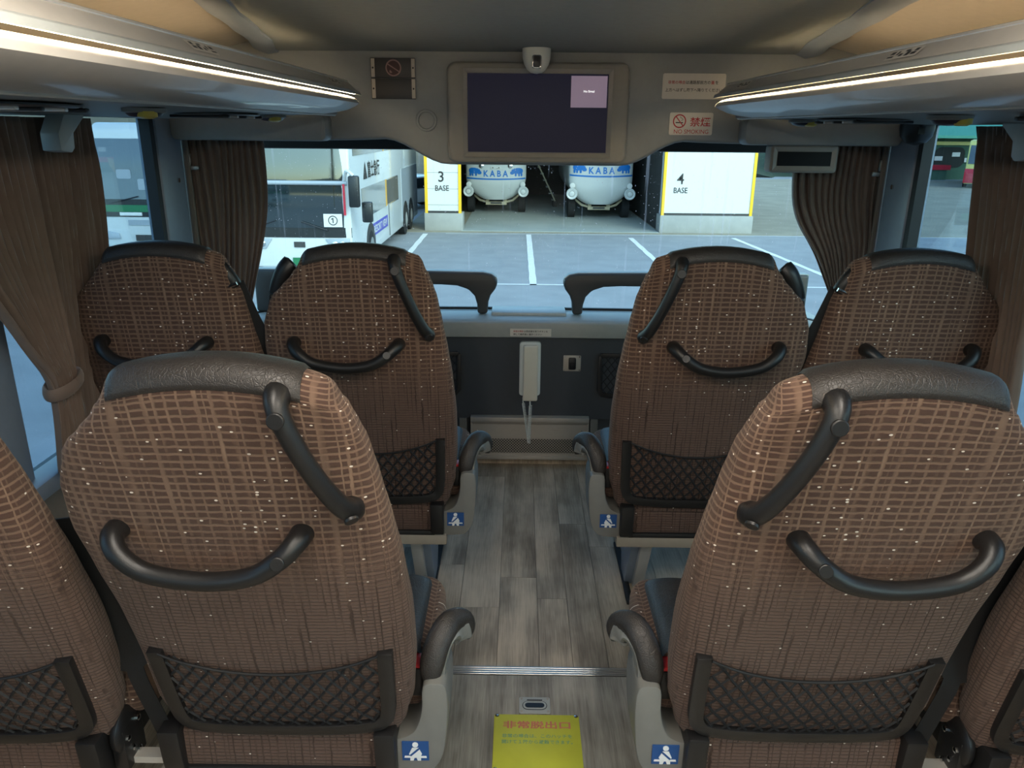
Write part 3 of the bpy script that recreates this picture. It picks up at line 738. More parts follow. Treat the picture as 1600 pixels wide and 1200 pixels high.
BACK = ('backrest', 'headrest_cap', 'back_handle', 'pocket_frame', 'grab_handle', 'belt_guide', 'belt_ring', 'seat_belt')
for r_ in (sl, sr, wl_, wr_):      # the front row sits more upright
    a_ = math.radians(-5.5); c_ = Vector((0, .03, .36)); Rm = Matrix.Rotation(a_, 3, 'X')
    for ch in r_.children:
        if ch.name.startswith(BACK):
            ch.rotation_euler = (a_, 0, 0); ch.location = c_ - Rm @ c_
            if ch.name.startswith('back_handle'): ch.location = ch.location + Vector((0, -.004, .018))
for r_ in (na, nb):      # the belts of the near seats hang in front of the backs, out of sight
    for ch in list(r_.children):
        if ch.name.startswith(('belt_guide', 'belt_ring', 'seat_belt')): bpy.data.objects.remove(ch)
for r_, m_ in ((nc, 1), (nd, -1)):
    for ch in list(r_.children):
        if ch.name.startswith('seat_belt'): bpy.data.objects.remove(ch)
    bp_ = catmull([(.186, .03, .80), (.200, .04, .70), (.226, .05, .60), (.252, .05, .52), (.268, .04, .47), (.285, .05, .38), (.312, .06, .25)], 5)
    nb_ = len(bp_)
    link('seat_belt', MB().sweep(bp_, [(-.032, -.0014), (.032, -.0014), (.032, .0014), (-.032, .0014)], (0, -1, .2), [1 if i < 18 else .5 for i in range(nb_)]).mesh('seat_belt', m_), 'belt_black', r_)

# ------------------------------------------------------------------ monitor, signs, fittings on the header
mo = thing('ceiling_monitor', 'large built-in monitor with dark screen hanging in the header centre', 'monitor', (.008, 2.75, 1.297))
lo = Vector((-.008, -2.75, -1.297))
def on(o): o.location = lo; return o
on(MB().prism(rrect(-.297, .313, 1.305, 1.628, .03), 'y', 2.752, 2.80).build('housing', 'bezel', mo, bevel=.012, seg=3))
def frame(x0, x1, z0, z1, b, ya, yb):
    mb = MB(); p = [(x0, ya, z0), (x1, ya, z0), (x1, ya, z1), (x0, ya, z1), (x0 + b, yb, z0 + b), (x1 - b, yb, z0 + b), (x1 - b, yb, z1 - b), (x0 + b, yb, z1 - b)]
    q = [(a[0], ya + .012, a[2]) for a in p[:4]]
    return mb.add(p + q, [(0, 1, 5, 4), (1, 2, 6, 5), (2, 3, 7, 6), (3, 0, 4, 7), (0, 8, 9, 1), (1, 9, 10, 2), (2, 10, 11, 3), (3, 11, 8, 0)])
on(frame(-.243, .257, 1.325, 1.607, .014, 2.742, 2.751).build('bezel', 'bezel_light', mo, smooth=0))
on(MB().box(-.228, .242, 2.7485, 2.752, 1.342, 1.592).build('screen', 'screen', mo, smooth=0))
sbx = on(MB().box(.118, .238, 2.7472, 2.7484, 1.487, 1.586).build('signal_box', 'screen_box', mo, smooth=0)); sbx['label'] = 'lavender box on the screen'
on(text('lettering', 'No Signal', 'screen_text', mo, (.178, 2.7468, 1.537), (1, 0, 0), (0, 0, 1), width=.036, bold=.02))
dc = thing('dome_camera', 'white dome camera on the ceiling above the monitor', 'camera', (.0, 2.70, 1.60))
MB().lathe([(.046, .065), (.046, .052), (.045, .036), (.040, .016), (.030, .0), (.018, -.009), (.004, -.012)], (0, 0, 0), 'z', 32).build('dome', 'handset_white', dc)
MB().prism(rrect(-.0155, .0155, .002, .042, .007), 'y', -.0475, -.03).build('lens_slot', 'chrome', dc, bevel=.002)
MB().prism(rrect(-.012, .012, .005, .039, .006), 'y', -.0485, -.032).build('lens', 'black_plastic', dc, bevel=.002)

ns = thing('no_smoking_plate', 'dark two-row plate with faint no-smoking symbol on header', 'sign', (-.48, 2.786, 1.51))
for k, (z0, z1) in enumerate(((1.577, 1.639), (1.510, 1.575))):
    o = MB().box(-.555, -.406, 2.779, 2.79, z0, z1).build('plate', 'plate_dark', ns, bevel=.001); o.location = (.48, -2.786, -1.51)
    for x0 in (-.553, -.418):
        o2 = MB().box(x0, x0 + .012, 2.7772, 2.779, z0 + .002, z1 - .002).build('clip', 'steel_plate', ns); o2.location = (.48, -2.786, -1.51)
        o2 = MB().lathe([(.003, 0), (.003, -.002)], (x0 + .006, 2.7772, (z0 + z1) / 2), 'y', 10).build('screw', 'black_matte', ns); o2.location = (.48, -2.786, -1.51)
o = MB().prism(circ(-.478, 1.608, .0235), 'y', 2.7778, 2.779).build('symbol_disc', 'plate_maroon', ns, smooth=0); o.location = (.48, -2.786, -1.51)
rg = ringm(MB(), -.478, 1.608, .0222, .0265, 2.7768, 2.779)
a = math.radians(-32); rg.prism([(-.478 + p * math.cos(a) - q * math.sin(a), 1.608 + p * math.sin(a) + q * math.cos(a)) for p, q in ((-.023, -.0018), (.023, -.0018), (.023, .0018), (-.023, .0018))], 'y', 2.7768, 2.7775)
rg.prism([(-.490, 1.602), (-.482, 1.594), (-.487, 1.591), (-.492, 1.595)], 'y', 2.7768, 2.7775)
o = rg.build('symbol_ring', 'plate_pink', ns, smooth=0); o.location = (.48, -2.786, -1.51)

EX, EZ = (1, 0, 0), (0, 0, 1)
def placard(name, label, cat, x0, x1, z0, z1, yy, mat='sign_white', r=.006):
    t = thing(name, label, cat, ((x0 + x1) / 2, yy, z0))
    o = MB().prism(rrect(x0, x1, z0, z1, r), 'y', yy - .0025, yy).build('plate', mat, t, smooth=0); o.location = -t.location
    return t
def ptext(t, *a, **k):
    o = text('lettering', *a[:2], t, *a[2:], **k); o.location = -t.location; return o
s1 = placard('emergency_notice', 'white notice with red and black Japanese text, upper right of header', 'sign', .428, .640, 1.518, 1.599, 2.788)
yy = 2.7848
ptext(s1, '非常の場合', 'sign_red', (.4755, yy, 1.571), EX, EZ, width=.058, bold=.012)
ptext(s1, 'は通路部前方の', 'sign_black', (.5475, yy, 1.571), EX, EZ, width=.083, bold=.012)
ptext(s1, '蓋', 'sign_red', (.5965, yy, 1.571), EX, EZ, width=.0115, bold=.012)
ptext(s1, 'を', 'sign_black', (.610, yy, 1.571), EX, EZ, width=.0105, bold=.012)
ptext(s1, '上方へはずし階下へ降りてください', 'sign_black', (.534, yy, 1.547), EX, EZ, width=.192, bold=.012)
s2 = placard('no_smoking_sign', 'white and red NO SMOKING sign below the notice', 'sign', .460, .608, 1.402, 1.475, 2.788)
yy = 2.7848
ptext(s2, '禁煙', 'sign_red', (.5650, yy, 1.445), EX, EZ, width=.070, height=.030, bold=.014)
ptext(s2, 'NO SMOKING', 'sign_red', (.536, yy, 1.4135), EX, EZ, width=.118, height=.0135)
rg = ringm(MB(), .494, 1.447, .0185, .0225, yy - .0004, yy)
a = math.radians(-50); rg.prism([(.494 + p * math.cos(a) - q * math.sin(a), 1.447 + p * math.sin(a) + q * math.cos(a)) for p, q in ((-.02, -.0016), (.02, -.0016), (.02, .0016), (-.02, .0016))], 'y', yy - .0004, yy)
o = rg.build('symbol_ring', 'sign_red', s2, smooth=0); o.location = -s2.location
cg = MB().box(.481, .506, yy - .0003, yy + .0002, 1.4405, 1.4440)
cg.tube([(.500, yy, 1.449), (.506, yy, 1.452), (.503, yy, 1.456), (.497, yy, 1.4585), (.497, yy, 1.463)], .0009, 5, (0, 1, 0))
o = cg.build('cigarette', 'sign_black', s2, smooth=0); o.location = -s2.location
s3 = placard('call_notice', 'small white notice strip on the dash edge above the handset', 'sign', -.083, .088, .600, .632, 3.0945, r=.002)
ptext(s3, '非常の場合', 'sign_red', (-.0485, 3.0915, .6215), EX, EZ, width=.042, bold=.015)
ptext(s3, 'は受話器を取りボタンを', 'sign_black', (.024, 3.0915, .6215), EX, EZ, width=.098, bold=.015)
ptext(s3, '押して乗務員に連絡ください', 'sign_black', (-.010, 3.0915, .6085), EX, EZ, width=.118, bold=.015)

ds = thing('passenger_display', 'small grey-framed display hanging under the right end of the header', 'display', (.91, 2.72, 1.282))
def dl(o): o.location = -ds.location; return o
dl(MB().prism(rrect(.797, 1.026, 1.283, 1.374, .012), 'y', 2.722, 2.785).build('housing', 'bezel', ds, bevel=.006))
dl(frame(.806, 1.017, 1.291, 1.367, .014, 2.715, 2.7215).build('bezel', 'bezel_light', ds, smooth=0))
dl(MB().box(.822, 1.002, 2.7195, 2.7225, 1.306, 1.352).build('screen', 'dark_screen', ds, smooth=0))
dl(MB().box(.86, .96, 2.74, 2.78, 1.37, 1.40).build('mount', 'bezel', ds))
pb = thing('pillar_sensor', 'black rounded unit at the top of the right window pillar', 'sensor', (1.175, 2.515, 1.40))
MB().lathe([(.05, .05), (.05, .028), (.046, .006), (.032, -.012), (.006, -.02)], (0, 0, 0), 'z', 24).build('body', 'black_plastic', pb)
MB().box(-.02, .0, -.0505, -.047, .012, .036).build('lens', 'dark_screen', pb)
for sx, nm in ((-1, 'left'), (1, 'right')):
    c_ = thing('curtain_bracket', 'pale angular bracket below the %s rack between the curtains' % nm, 'bracket', (sx * 1.17, 1.93, 1.36))
    o = MB().prism([(1.865, 1.40), (1.865, 1.36), (1.91, 1.355), (1.925, 1.365), (1.93, 1.40), (1.985, 1.436), (1.985, 1.442), (1.90, 1.442)], 'x', 1.12, 1.165).build('bracket_body', 'light_grey', c_, mx=sx, bevel=.006); o.location = -c_.location

# dash rails
def rail(m, label):
    t = thing('grab_rail', label, 'grab rail', (m * .65, 3.24, .66))
    top = [(1.17, .845), (.60, .846), (.20, .841), (.165, .834), (.145, .818), (.138, .797), (.148, .772), (.168, .745), (.178, .715), (.182, .664), (.224, .664), (.226, .705), (.236, .740), (.262, .768), (.31, .784), (.38, .788), (1.00, .786), (1.05, .772), (1.078, .745), (1.09, .70), (1.092, .664), (1.17, .664)]
    o = MB().prism(top, 'y', 3.215, 3.275).build('rail_body', 'plate_dark', t, mx=m, bevel=.012, seg=3); o.location = -t.location
    o = MB().sweep([(m * x_, 3.245, z_ - .004) for x_, z_ in top[:5]], [(-.022, -.003), (.022, -.003), (.022, .006), (-.022, .006)]).build('top_cover', 'dash_grey', t, bevel=.002); o.location = -t.location
rail(-1, 'dark looped grab rail on the dash behind the front left seats')
rail(1, 'dark looped grab rail on the dash behind the front right seats')

# handset
hs = thing('intercom_handset', 'cream wall intercom handset with coiled cord on the bulkhead', 'telephone', (.003, 3.12, .319))
def hl(o): o.location = -hs.location; return o
hl(MB().prism(rrect(-.043, .047, .336, .574, .014), 'y', 3.098, 3.121).build('cradle', 'handset_white', hs, bevel=.005))
hl(MB().prism(rrect(-.027, .035, .320, .564, .008), 'y', 3.072, 3.098).build('handset', 'handset_cream', hs, bevel=.007, seg=3))
def coil(a, b, turns, r):
    a, b = Vector(a), Vector(b); n = turns * 8
    return [a + (b - a) * (i / n) + Vector((r * math.cos(i * math.pi / 4), r * math.sin(i * math.pi / 4), 0)) for i in range(n + 1)]
cd = MB().tube([(-.026, 3.082, .335), (-.025, 3.078, .31)], .0025, 6).tube([(.004, 3.080, .322), (.005, 3.076, .30)], .0035, 6)
cd.tube(coil((-.024, 3.078, .31), (.002, 3.070, .132), 26, .005), .0022, 5, (0, 1, .1)).tube(coil((.006, 3.076, .30), (.002, 3.070, .132), 25, .0055), .0023, 5, (0, 1, .1))
hl(cd.build('coiled_cord', 'handset_white', hs, smooth=60))
sw = thing('switch_plate', 'small steel plate with black rocker switch right of the handset', 'switch', (.18, 3.12, .44))
def sl_(o): o.location = -sw.location; return o
sl_(MB().prism(rrect(.143, .217, .443, .512, .004), 'y', 3.116, 3.121).build('plate', 'steel_plate', sw, bevel=.001))
sl_(MB().prism(rrect(.165, .196, .452, .504, .006), 'y', 3.105, 3.118).build('switch_housing', 'black_plastic', sw, bevel=.003))
sl_(MB().prism(rrect(.169, .192, .456, .482, .003), 'y', 3.101, 3.108).build('rocker', 'dark_screen', sw, bevel=.002))
for a, b in ((.148, .448), (.212, .448), (.148, .507), (.212, .507)):
    sl_(MB().lathe([(.003, 0), (.003, -.0015)], (a, 3.116, b), 'y', 10).build('screw', 'chrome', sw))
for m, nm in ((-1, 'left'), (1, 'right')):
    t = thing('bulkhead_net_pocket', 'black framed net pocket on the bulkhead, partly behind the %s seat' % nm, 'pocket', (m * .455, 3.12, .335))
    pth = [(.30, 3.112, .514), (.30, 3.112, .36), (.312, 3.112, .342), (.34, 3.112, .336), (.57, 3.112, .336), (.60, 3.112, .345), (.61, 3.112, .37), (.61, 3.112, .514), (.30, 3.112, .514)]
    o = MB().sweep([(m * p[0], p[1], p[2]) for p in pth], [(-.010, -.006), (.010, -.006), (.010, .006), (-.010, .006)], (0, -1, 0)).build('pocket_frame', 'black_plastic', t, bevel=.002); o.location = -t.location
    mb = MB()
    for fam in (1, -1):
        for k in range(-6, 22):
            sgm = []
            for q in range(12):
                z = .345 + q * .015; x_ = .30 + k * .03 + fam * (z - .345) * .8
                if .302 < x_ < .608: sgm.append((m * x_, 3.105, z))
            if len(sgm) > 1: mb.sweep(sgm, [(-.0017, -.001), (.0017, -.001), (0, .001)], (0, -1, 0), cap=False)
    o = mb.build('net', 'net_black', t); o.location = -t.location
hg = thing('heater_grille', 'beige metal heater grille with diamond perforations at floor level', 'grille', (.004, 3.12, .045))
def gl_(o): o.location = -hg.location; return o
gx0, gx1, gz0, gz1 = -.25, .26, .046, .222
px0, px1, pz0, pz1 = -.212, .222, .072, .138
MB_f = MB().box(gx0, px0, 3.098, 3.102, gz0, gz1).box(px1, gx1, 3.098, 3.102, gz0, gz1).box(px0, px1, 3.098, 3.102, gz0, pz0).box(px0, px1, 3.098, 3.102, pz1, gz1)
gl_(MB_f.build('face_plate', 'steel_plate', hg, smooth=0))
gl_(MB().prism([(3.098, .205), (3.085, .222), (3.085, .240), (3.15, .240), (3.15, .205)], 'x', gx0, gx1).build('top_flange', 'steel_plate', hg, bevel=.002))
gl_(MB().box(gx0, gx1, 3.092, 3.15, gz0 - .004, gz0 + .012).build('bottom_flange', 'steel_plate', hg, bevel=.002))
for a, b in ((gx0, gx0 + .006), (gx1 - .006, gx1)): gl_(MB().box(a, b, 3.09, 3.15, gz0, gz1).build('side_flange', 'steel_plate', hg))
gl_(MB().box(gx0 + .006, gx1 - .006, 3.125, 3.13, gz0 + .005, gz1).build('dark_backing', 'black_matte', hg))
lt = MB(); pit = .0125
for fam in (1, -1):
    for k in range(-8, 46):
        x0 = px0 + k * pit; a_, b_ = (0., pz1 - pz0)
        def xat(h): return x0 + (h if fam == 1 else (pz1 - pz0) - h)
        hs_ = [h for h in [i * (pz1 - pz0) / 22 for i in range(23)] if px0 <= xat(h) <= px1]
        if len(hs_) > 2:
            h0, h1 = hs_[0], hs_[-1]; hw = .0022
            lt.add([(xat(h0) - hw, 3.0985, pz0 + h0), (xat(h0) + hw, 3.0985, pz0 + h0), (xat(h1) + hw, 3.0985, pz0 + h1), (xat(h1) - hw, 3.0985, pz0 + h1)], [(0, 1, 2, 3)])
gl_(lt.build('lattice', 'steel_plate', hg, smooth=0))
for x0 in (-.14, .085):
    gl_(MB().box(x0, x0 + .065, 3.0962, 3.098, .172, .176).box(x0, x0 + .028, 3.0962, 3.098, .179, .183).box(x0 + .036, x0 + .065, 3.0962, 3.098, .179, .183).build('embossing', 'steel_plate', hg, smooth=0))
for x0 in (-.22, .23): gl_(MB().lathe([(.004, 0), (.003, -.003)], (x0, 3.098, .178), 'y', 10).build('screw', 'chrome', hg))

# floor plates
yp = thing('floor_sign', 'worn yellow emergency exit plate with Japanese text on the hatch', 'sign', (.008, 1.51, .002))
def fl(o): o.location = -yp.location; return o
fl(MB().prism(rrect(-.099, .115, 1.405, 1.592, .006), 'z', .002, .0045).build('plate', 'yellow_plate', yp, bevel=.0008))
EY = (0, 1, 0)
fl(text('lettering', '非常脱出口', 'plate_text_pink', yp, (.008, 1.556, .0050), EX, EY, width=.168, height=.026, bold=.03))
fl(text('lettering', '非常の場合は、このハッチを', 'plate_text_teal', yp, (.008, 1.519, .0050), EX, EY, width=.172, height=.013, bold=.012))
fl(text('lettering', '開けて１階から避難できます。', 'plate_text_teal', yp, (.008, 1.500, .0050), EX, EY, width=.172, height=.013, bold=.012))
for a, b in ((-.092, 1.586), (.108, 1.586), (-.092, 1.414), (.108, 1.414)):
    fl(MB().lathe([(.005, 0), (.005, .002), (.002, .003)], (a, b, .0042), 'z', 12).build('screw', 'chrome', yp))
lp = thing('hatch_latch', 'white metal latch plate above the yellow floor plate', 'latch', (.004, 1.625, .002))
fl2 = lambda o: (setattr(o, 'location', -lp.location), o)[1]
fl2(MB().prism(rrect(-.036, .044, 1.597, 1.655, .005), 'z', .002, .005).build('plate', 'light_grey', lp, bevel=.0008))
fl2(MB().prism(rrect(-.028, .036, 1.608, 1.640, .0155), 'z', .005, .0056).build('rim_line', 'plate_dark', lp, smooth=0))
fl2(MB().prism(rrect(-.026, .034, 1.610, 1.638, .0135), 'z', .0056, .0062).build('rim_ring', 'light_grey', lp, smooth=0))
fl2(MB().prism(rrect(-.021, .029, 1.615, 1.632, .008), 'z', .0062, .0068).build('keyhole', 'black_plastic', lp, smooth=0))
fl2(MB().box(-.016, .024, 1.642, 1.645, .005, .006).build('hinge_slot', 'plate_dark', lp, smooth=0))
for a, b in ((-.030, 1.603), (.038, 1.603), (-.030, 1.649), (.038, 1.649)):
    fl2(MB().lathe([(.0035, 0), (.0035, .001)], (a, b, .005), 'z', 10).build('screw', 'steel_plate', lp))

# ------------------------------------------------------------------ curtains
def curtain(label, left, right, n, amp=.012, tie=None, seed=0):
    rnd = random.Random(seed); ph = [rnd.uniform(-.5, .5) for _ in range(n + 2)]; am = [rnd.uniform(.6, 1.3) for _ in range(n + 2)]
    Lp, Rp = catmull(left, 8), catmull(right, 8); k = min(len(Lp), len(Rp)) - 1
    base = (Lp[-1] + Rp[-1]) / 2
    t = thing('curtain', label, 'curtain', tuple(base), 'pleated curtains')
    def smp(P_, h): f = h * (len(P_) - 1); i = min(int(f), len(P_) - 2); return P_[i].lerp(P_[i + 1], f - i)
    ref = (Rp[0] - Lp[0]); nrm = Vector((-ref.y, ref.x, 0)).normalized()
    def fn(u, v):
        a, b = smp(Lp, v), smp(Rp, v); wdt = (b - a).length; s = u + .25 / n * math.sin(v * 5 + u * 9)
        i = min(int(u * n), n); w_ = math.sin(6.28319 * n * s + ph[i] * .6) * am[i]
        return a.lerp(b, u) + nrm * amp * w_ * (.75 + .25 * math.sin(v * 3 + i)) - base
    o = MB().grid(fn, n * 8, 28).build('cloth', 'curtain', t, smooth=80)
    md = o.modifiers.new('thickness', 'SOLIDIFY'); md.thickness = .002
    if tie:
        c0 = Vector(tie[0]) - base
        MB().tube([c0 + Vector((tie[1] * math.cos(a) * .55, tie[1] * math.sin(a), .012 * math.sin(a))) for a in [i * 6.28319 / 20 for i in range(21)]], .006, 8, (0, 0, 1), None, 2.6).build('tieback', 'curtain', t)
    return t
curtain('brown pleated curtain left of the windscreen, beside the front pillar', [(-1.205, 2.80, 1.42), (-1.205, 2.80, 1.1), (-1.20, 2.81, .75)], [(-.985, 2.93, 1.42), (-.995, 2.93, 1.12), (-1.07, 2.90, .78)], 11, .013, None, 1)
curtain('brown curtain gathered right of the windscreen under the small display', [(.945, 2.93, 1.42), (.965, 2.93, 1.15), (1.07, 2.91, .96), (1.145, 2.89, .80)], [(1.205, 2.80, 1.42), (1.20, 2.80, 1.2), (1.215, 2.80, 1.0), (1.20, 2.83, .78)], 12, .013, ((1.17, 2.86, .80), .05), 2)
curtain('brown curtain hanging beside the left side window, behind the front seats', [(-1.205, 1.86, 1.435), (-1.205, 1.86, 1.1), (-1.222, 1.88, .64)], [(-1.205, 2.17, 1.435), (-1.205, 2.14, 1.1), (-1.222, 2.08, .64)], 13, .014, None, 3)
curtain('brown curtain tied back at the far left edge of the view', [(-1.165, 1.42, 1.435), (-1.16, 1.50, 1.2), (-1.15, 1.64, .95), (-1.145, 1.70, .82), (-1.15, 1.68, .62)], [(-1.165, 1.80, 1.435), (-1.16, 1.80, 1.15), (-1.15, 1.80, .92), (-1.145, 1.80, .82), (-1.15, 1.82, .60)], 12, .014, ((-1.145, 1.75, .825), .058), 4)
curtain('brown curtain hanging beside the right side window, near the right edge', [(1.205, 1.86, 1.435), (1.205, 1.86, 1.1), (1.222, 1.86, .64)], [(1.205, 2.24, 1.435), (1.205, 2.16, 1.1), (1.222, 2.12, .64)], 13, .014, None, 5)

# ------------------------------------------------------------------ outdoors
G = -2.08
gr = struct(MB().box(-90, 90, -60, 120, G - .3, G).build('ground', 'asphalt', smooth=0), 'grey asphalt coach park')
struct(MB().box(-4.2, 60, 27.3, 60, G - .2, G + .012).build('ground_gravel', 'gravel', smooth=0), 'gravel strip beyond the asphalt')
struct(MB().box(-2.1, 4.9, 27.6, 44, G - .2, G + .03).build('ground_garage', 'garage_floor', smooth=0), 'concrete floor of the open garage')
def pline(label, pts, wd):
    (xa, ya), (xb, yb) = pts; d = Vector((xb - xa, yb - ya, 0)).normalized(); nn = Vector((-d.y, d.x, 0)) * wd / 2
    a, b = Vector((xa, ya, G + .006)), Vector((xb, yb, G + .006))
    n = max(2, int((b - a).length / .7)); mb = MB()
    def f(u, v): return a.lerp(b, v) + nn * (u * 2 - 1) * (1 + .12 * math.sin(v * 37))
    o = mb.grid(f, 1, n).build('parking_line', 'line_white', smooth=0)
    tag(o, label, 'road marking', 'painted parking lines')
pline('white parking line beside the parked double-decker', ((-3.29, 26.9), (-3.22, 17)), .17)
pline('white parking line in the middle of the windscreen', ((.28, 26.9), (.295, 17.9)), .17)
pline('white parking line right of centre, above the front right seat', ((3.72, 26.3), (3.85, 17)), .17)
pline('white parking line at the right of the windscreen view', ((7.24, 26.5), (7.9, 17)), .17)
pline('cross line joining the parking lines nearest the bus', ((-6, 17.95), (12, 17.95)), .10)
pline('faint far cross line in front of the garage bays', ((-2.6, 26.95), (22, 27.2)), .08)

# garage bays
def base_wall(label, x0, x1, num, tx, yfr=27.7):
    t = thing('garage_wall', label, 'wall', ((x0 + x1) / 2, yfr, G))
    def l(o): o.location = -t.location; return o
    l(MB().box(x0 - .03, x1 + .05, yfr - .02, yfr + .75, G, G + .62).build('concrete_base', 'concrete', t, bevel=.02))
    l(MB().box(x0 + .05, x1 - .05, yfr + .03, yfr + .7, G + .62, G + 5).build('white_panel', 'panel_white', t))
    l(MB().box(x0 + .1, x1 - .1, yfr + .01, yfr + .06, G + .62, G + .70).build('base_strip', 'plate_dark', t))
    for a in (x0, x1 - .10): l(MB().box(a, a + .10, yfr, yfr + .12, G + .60, G + 5).build('corner_strip', 'edge_yellow', t))
    if x1 - x0 > 2: l(MB().box((x0 + x1) / 2 - .03, (x0 + x1) / 2 + .03, yfr + .015, yfr + .04, G + .55, G + .72).build('bracket', 'panel_white', t))
    else:
        for zz in range(7): l(MB().box(x0 + .1, x1 - .1, yfr + .022, yfr + .032, G + .9 + zz * .55, G + .915 + zz * .55).build('seam', 'concrete', t))
    l(text('lettering', num, 'sign_black', t, (tx, yfr + .02, -.21), EX, EZ, height=.36, bold=.01))
    l(text('lettering', 'BASE', 'sign_black', t, (tx + .03, yfr + .02, -.60), EX, EZ, width=.48, height=.19, bold=.01))
    return t
base_wall('white garage wall end marked 3 BASE with yellow edges', -3.38, -2.10, '3', -2.80)
b4 = base_wall('wide white garage wall marked 4 BASE with yellow edges', 4.95, 8.15, '4', 5.55)
struct(MB().box(-3.4, 8.2, 43.5, 44, G, 4).build('wall_garage_back', 'wall_dark'), 'dark rear wall inside the garage')
struct(MB().box(-3.4, -3.2, 28.4, 44, G, 3).build('wall_garage_left', 'wall_dark'), 'dark left wall of the garage')
struct(MB().box(4.97, 5.2, 28.4, 44, G, 3).build('wall_garage_right', 'wall_dark'), 'dark right wall of the garage')
struct(MB().box(-3.6, 8.4, 27.3, 44, 3.0, 3.3).build('garage_roof', 'wall_dark'), 'roof of the open garage')

def kaba(label, cx, yf, zoff, s=1.):
    t = thing('amphibious_bus', label, 'bus', (cx, yf, G), 'amphibious buses in the garage')
    W = 1.27
    def prof(z):  # half width at height z above ground
        if z < .55: return .05
        if z < 1.55: return W * math.sin(min(1, (z - .52) / 1.05) * math.pi / 2) ** .42
        return W
    def nose(x_, z):
        w_ = max(.06, prof(z)); q = min(1, abs(x_) / w_)
        lean = .55 * max(0, (1.3 - z)) ** 1.4
        return lean + .38 * (1 - math.sqrt(max(0, 1 - q ** 2.6)))
    def hull(u, v):
        z = .60 + v * 3.0; w_ = prof(z) * (1 - .08 * max(0, (v - .6)) )
        if u < .2 or u > .8:
            k = u / .2 if u < .2 else (1 - u) / .2
            return (-w_ if u < .2 else w_, 9 - (9 - nose(w_ * .999, z)) * k, z)
        a = (u - .5) / .3 * 1.0; x_ = w_ * math.sin(a * math.pi / 2)
        return (x_, nose(x_, z), z)
    MB().grid(hull, 40, 26).build('hull', 'bus_white', t, smooth=60)
    zs = 1.55 + zoff
    MB().grid(lambda u, v: ((u * 2 - 1) * 1.24, nose((u * 2 - 1) * 1.24, zs) - .012, zs - .03 + .06 * v - .04 * math.cos((u * 2 - 1) * 1.5)), 24, 1).build('blue_stripe', 'kaba_blue', t)
    wrp = lambda p: Vector((p.x, nose(p.x, p.z) - .012, p.z))
    text('lettering', 'K A B A', 'kaba_blue', t, (0, 0, zs + .19), EX, EZ, width=1.02, height=.26, bold=.03, warp=wrp)
    def blob(mb, cx_, cz_, rx, rz, sg):
        n_ = 20; vs = [wrp(Vector((sg * .88 + sg * cx_, 0, zs + .10 + cz_)))]
        for rr in (.5, 1.):
            vs += [wrp(Vector((sg * .88 + sg * (cx_ + rr * rx * sgnp(math.cos(6.28319 * q / n_), .8)), 0, zs + .10 + cz_ + rr * rz * sgnp(math.sin(6.28319 * q / n_), .8)))) for q in range(n_)]
        mb.add(vs, [(0, 1 + q, 1 + (q + 1) % n_) for q in range(n_)] + [(1 + q, 1 + n_ + q, 1 + n_ + (q + 1) % n_, 1 + (q + 1) % n_) for q in range(n_)])
    wrp0 = wrp; wrp = lambda p: wrp0(p) + Vector((0, -.012, 0))
    for sg in (-1, 1):   # hippo: body, head, muzzle, ear and legs in one print
        mb = MB()
        for a_ in ((.06, .20, .19, .12), (-.13, .18, .11, .09), (-.20, .12, .085, .065), (-.11, .275, .025, .03), (.19, .06, .04, .08), (.09, .05, .035, .07), (-.05, .05, .04, .07)): blob(mb, *a_, sg)
        mb.build('hippo_emblem', 'kaba_blue', t, smooth=0)
    for sg in (-1, 1):
        MB().lathe([(.215, .08), (.225, .03), (.20, .0), (.15, .015), (.12, .03), (.09, .0), (.03, -.01)], (sg * 1.15, -.02, .98 + zoff * .3), 'y', 28).build('round_fender_lamp', 'bus_white', t)
        ringm(MB(), sg * 1.15, .98 + zoff * .3, .10, .125, -.02, .03).build('lamp_ring', 'hub', t)
        MB().lathe([(.10, .05), (.11, .0), (.06, -.02)], (sg * 1.13, .05, 1.27 + zoff * .4), 'y', 16).build('marker_lamp', 'panel_white', t)
        MB().lathe([(.30, 0), (.42, .03), (.42, .30), (.30, .33)], (sg * 1.1 - .165, 1.1, .42), 'x', 24).build('wheel', 'tyre', t)
        MB().tube([(sg * .95, .9, .75), (sg * .7, .75, .55), (sg * .42, .7, .48)], .05, 8, (0, 1, 0)).build('suspension_arm', 'tan_metal', t)
        MB().lathe([(.09, 0), (.10, -.03), (.05, -.05)], (sg * .60, nose(.60, zs + .5) + .0, zs + .50), 'y', 16).build('headlamp', 'chrome', t)
    MB().box(-.45, .45, .62, .8, .36, .50).box(-.45, -.3, .62, .8, .5, .72).box(.3, .45, .62, .8, .5, .72).box(-.5, .5, .7, .78, .68, .76).build('front_axle_frame', 'tan_metal', t, bevel=.01)
    MB().box(-.24, .24, .60, .63, .40, .475).build('axle_plate', 'plate_dark', t)
    MB().box(-.22, .22, nose(0, zs + .42) - .03, nose(0, zs + .42) + .02, zs + .36, zs + .48).build('number_plate', 'panel_white', t, bevel=.005)
    text('lettering', '•  -•', 'sign_black', t, (0, nose(0, zs + .42) - .034, zs + .42), EX, EZ, width=.3)
    MB().grid(lambda u, v: ((u * 2 - 1) * 1.05, nose((u * 2 - 1) * 1.05, 2.6) - .012, 2.45 + v * .75), 20, 4).build('windscreen', 'bus_glass', t)
    return t
kaba('white amphibious bus marked KABA in the left garage bay', -1.05, 33.2, -.05)
kaba('white amphibious bus marked KABA in the right garage bay', 3.18, 31.4, .20)
stt = thing('boarding_stair', 'diagonal boarding stair standing between the amphibious buses', 'stairs', (1.05, 37, G))
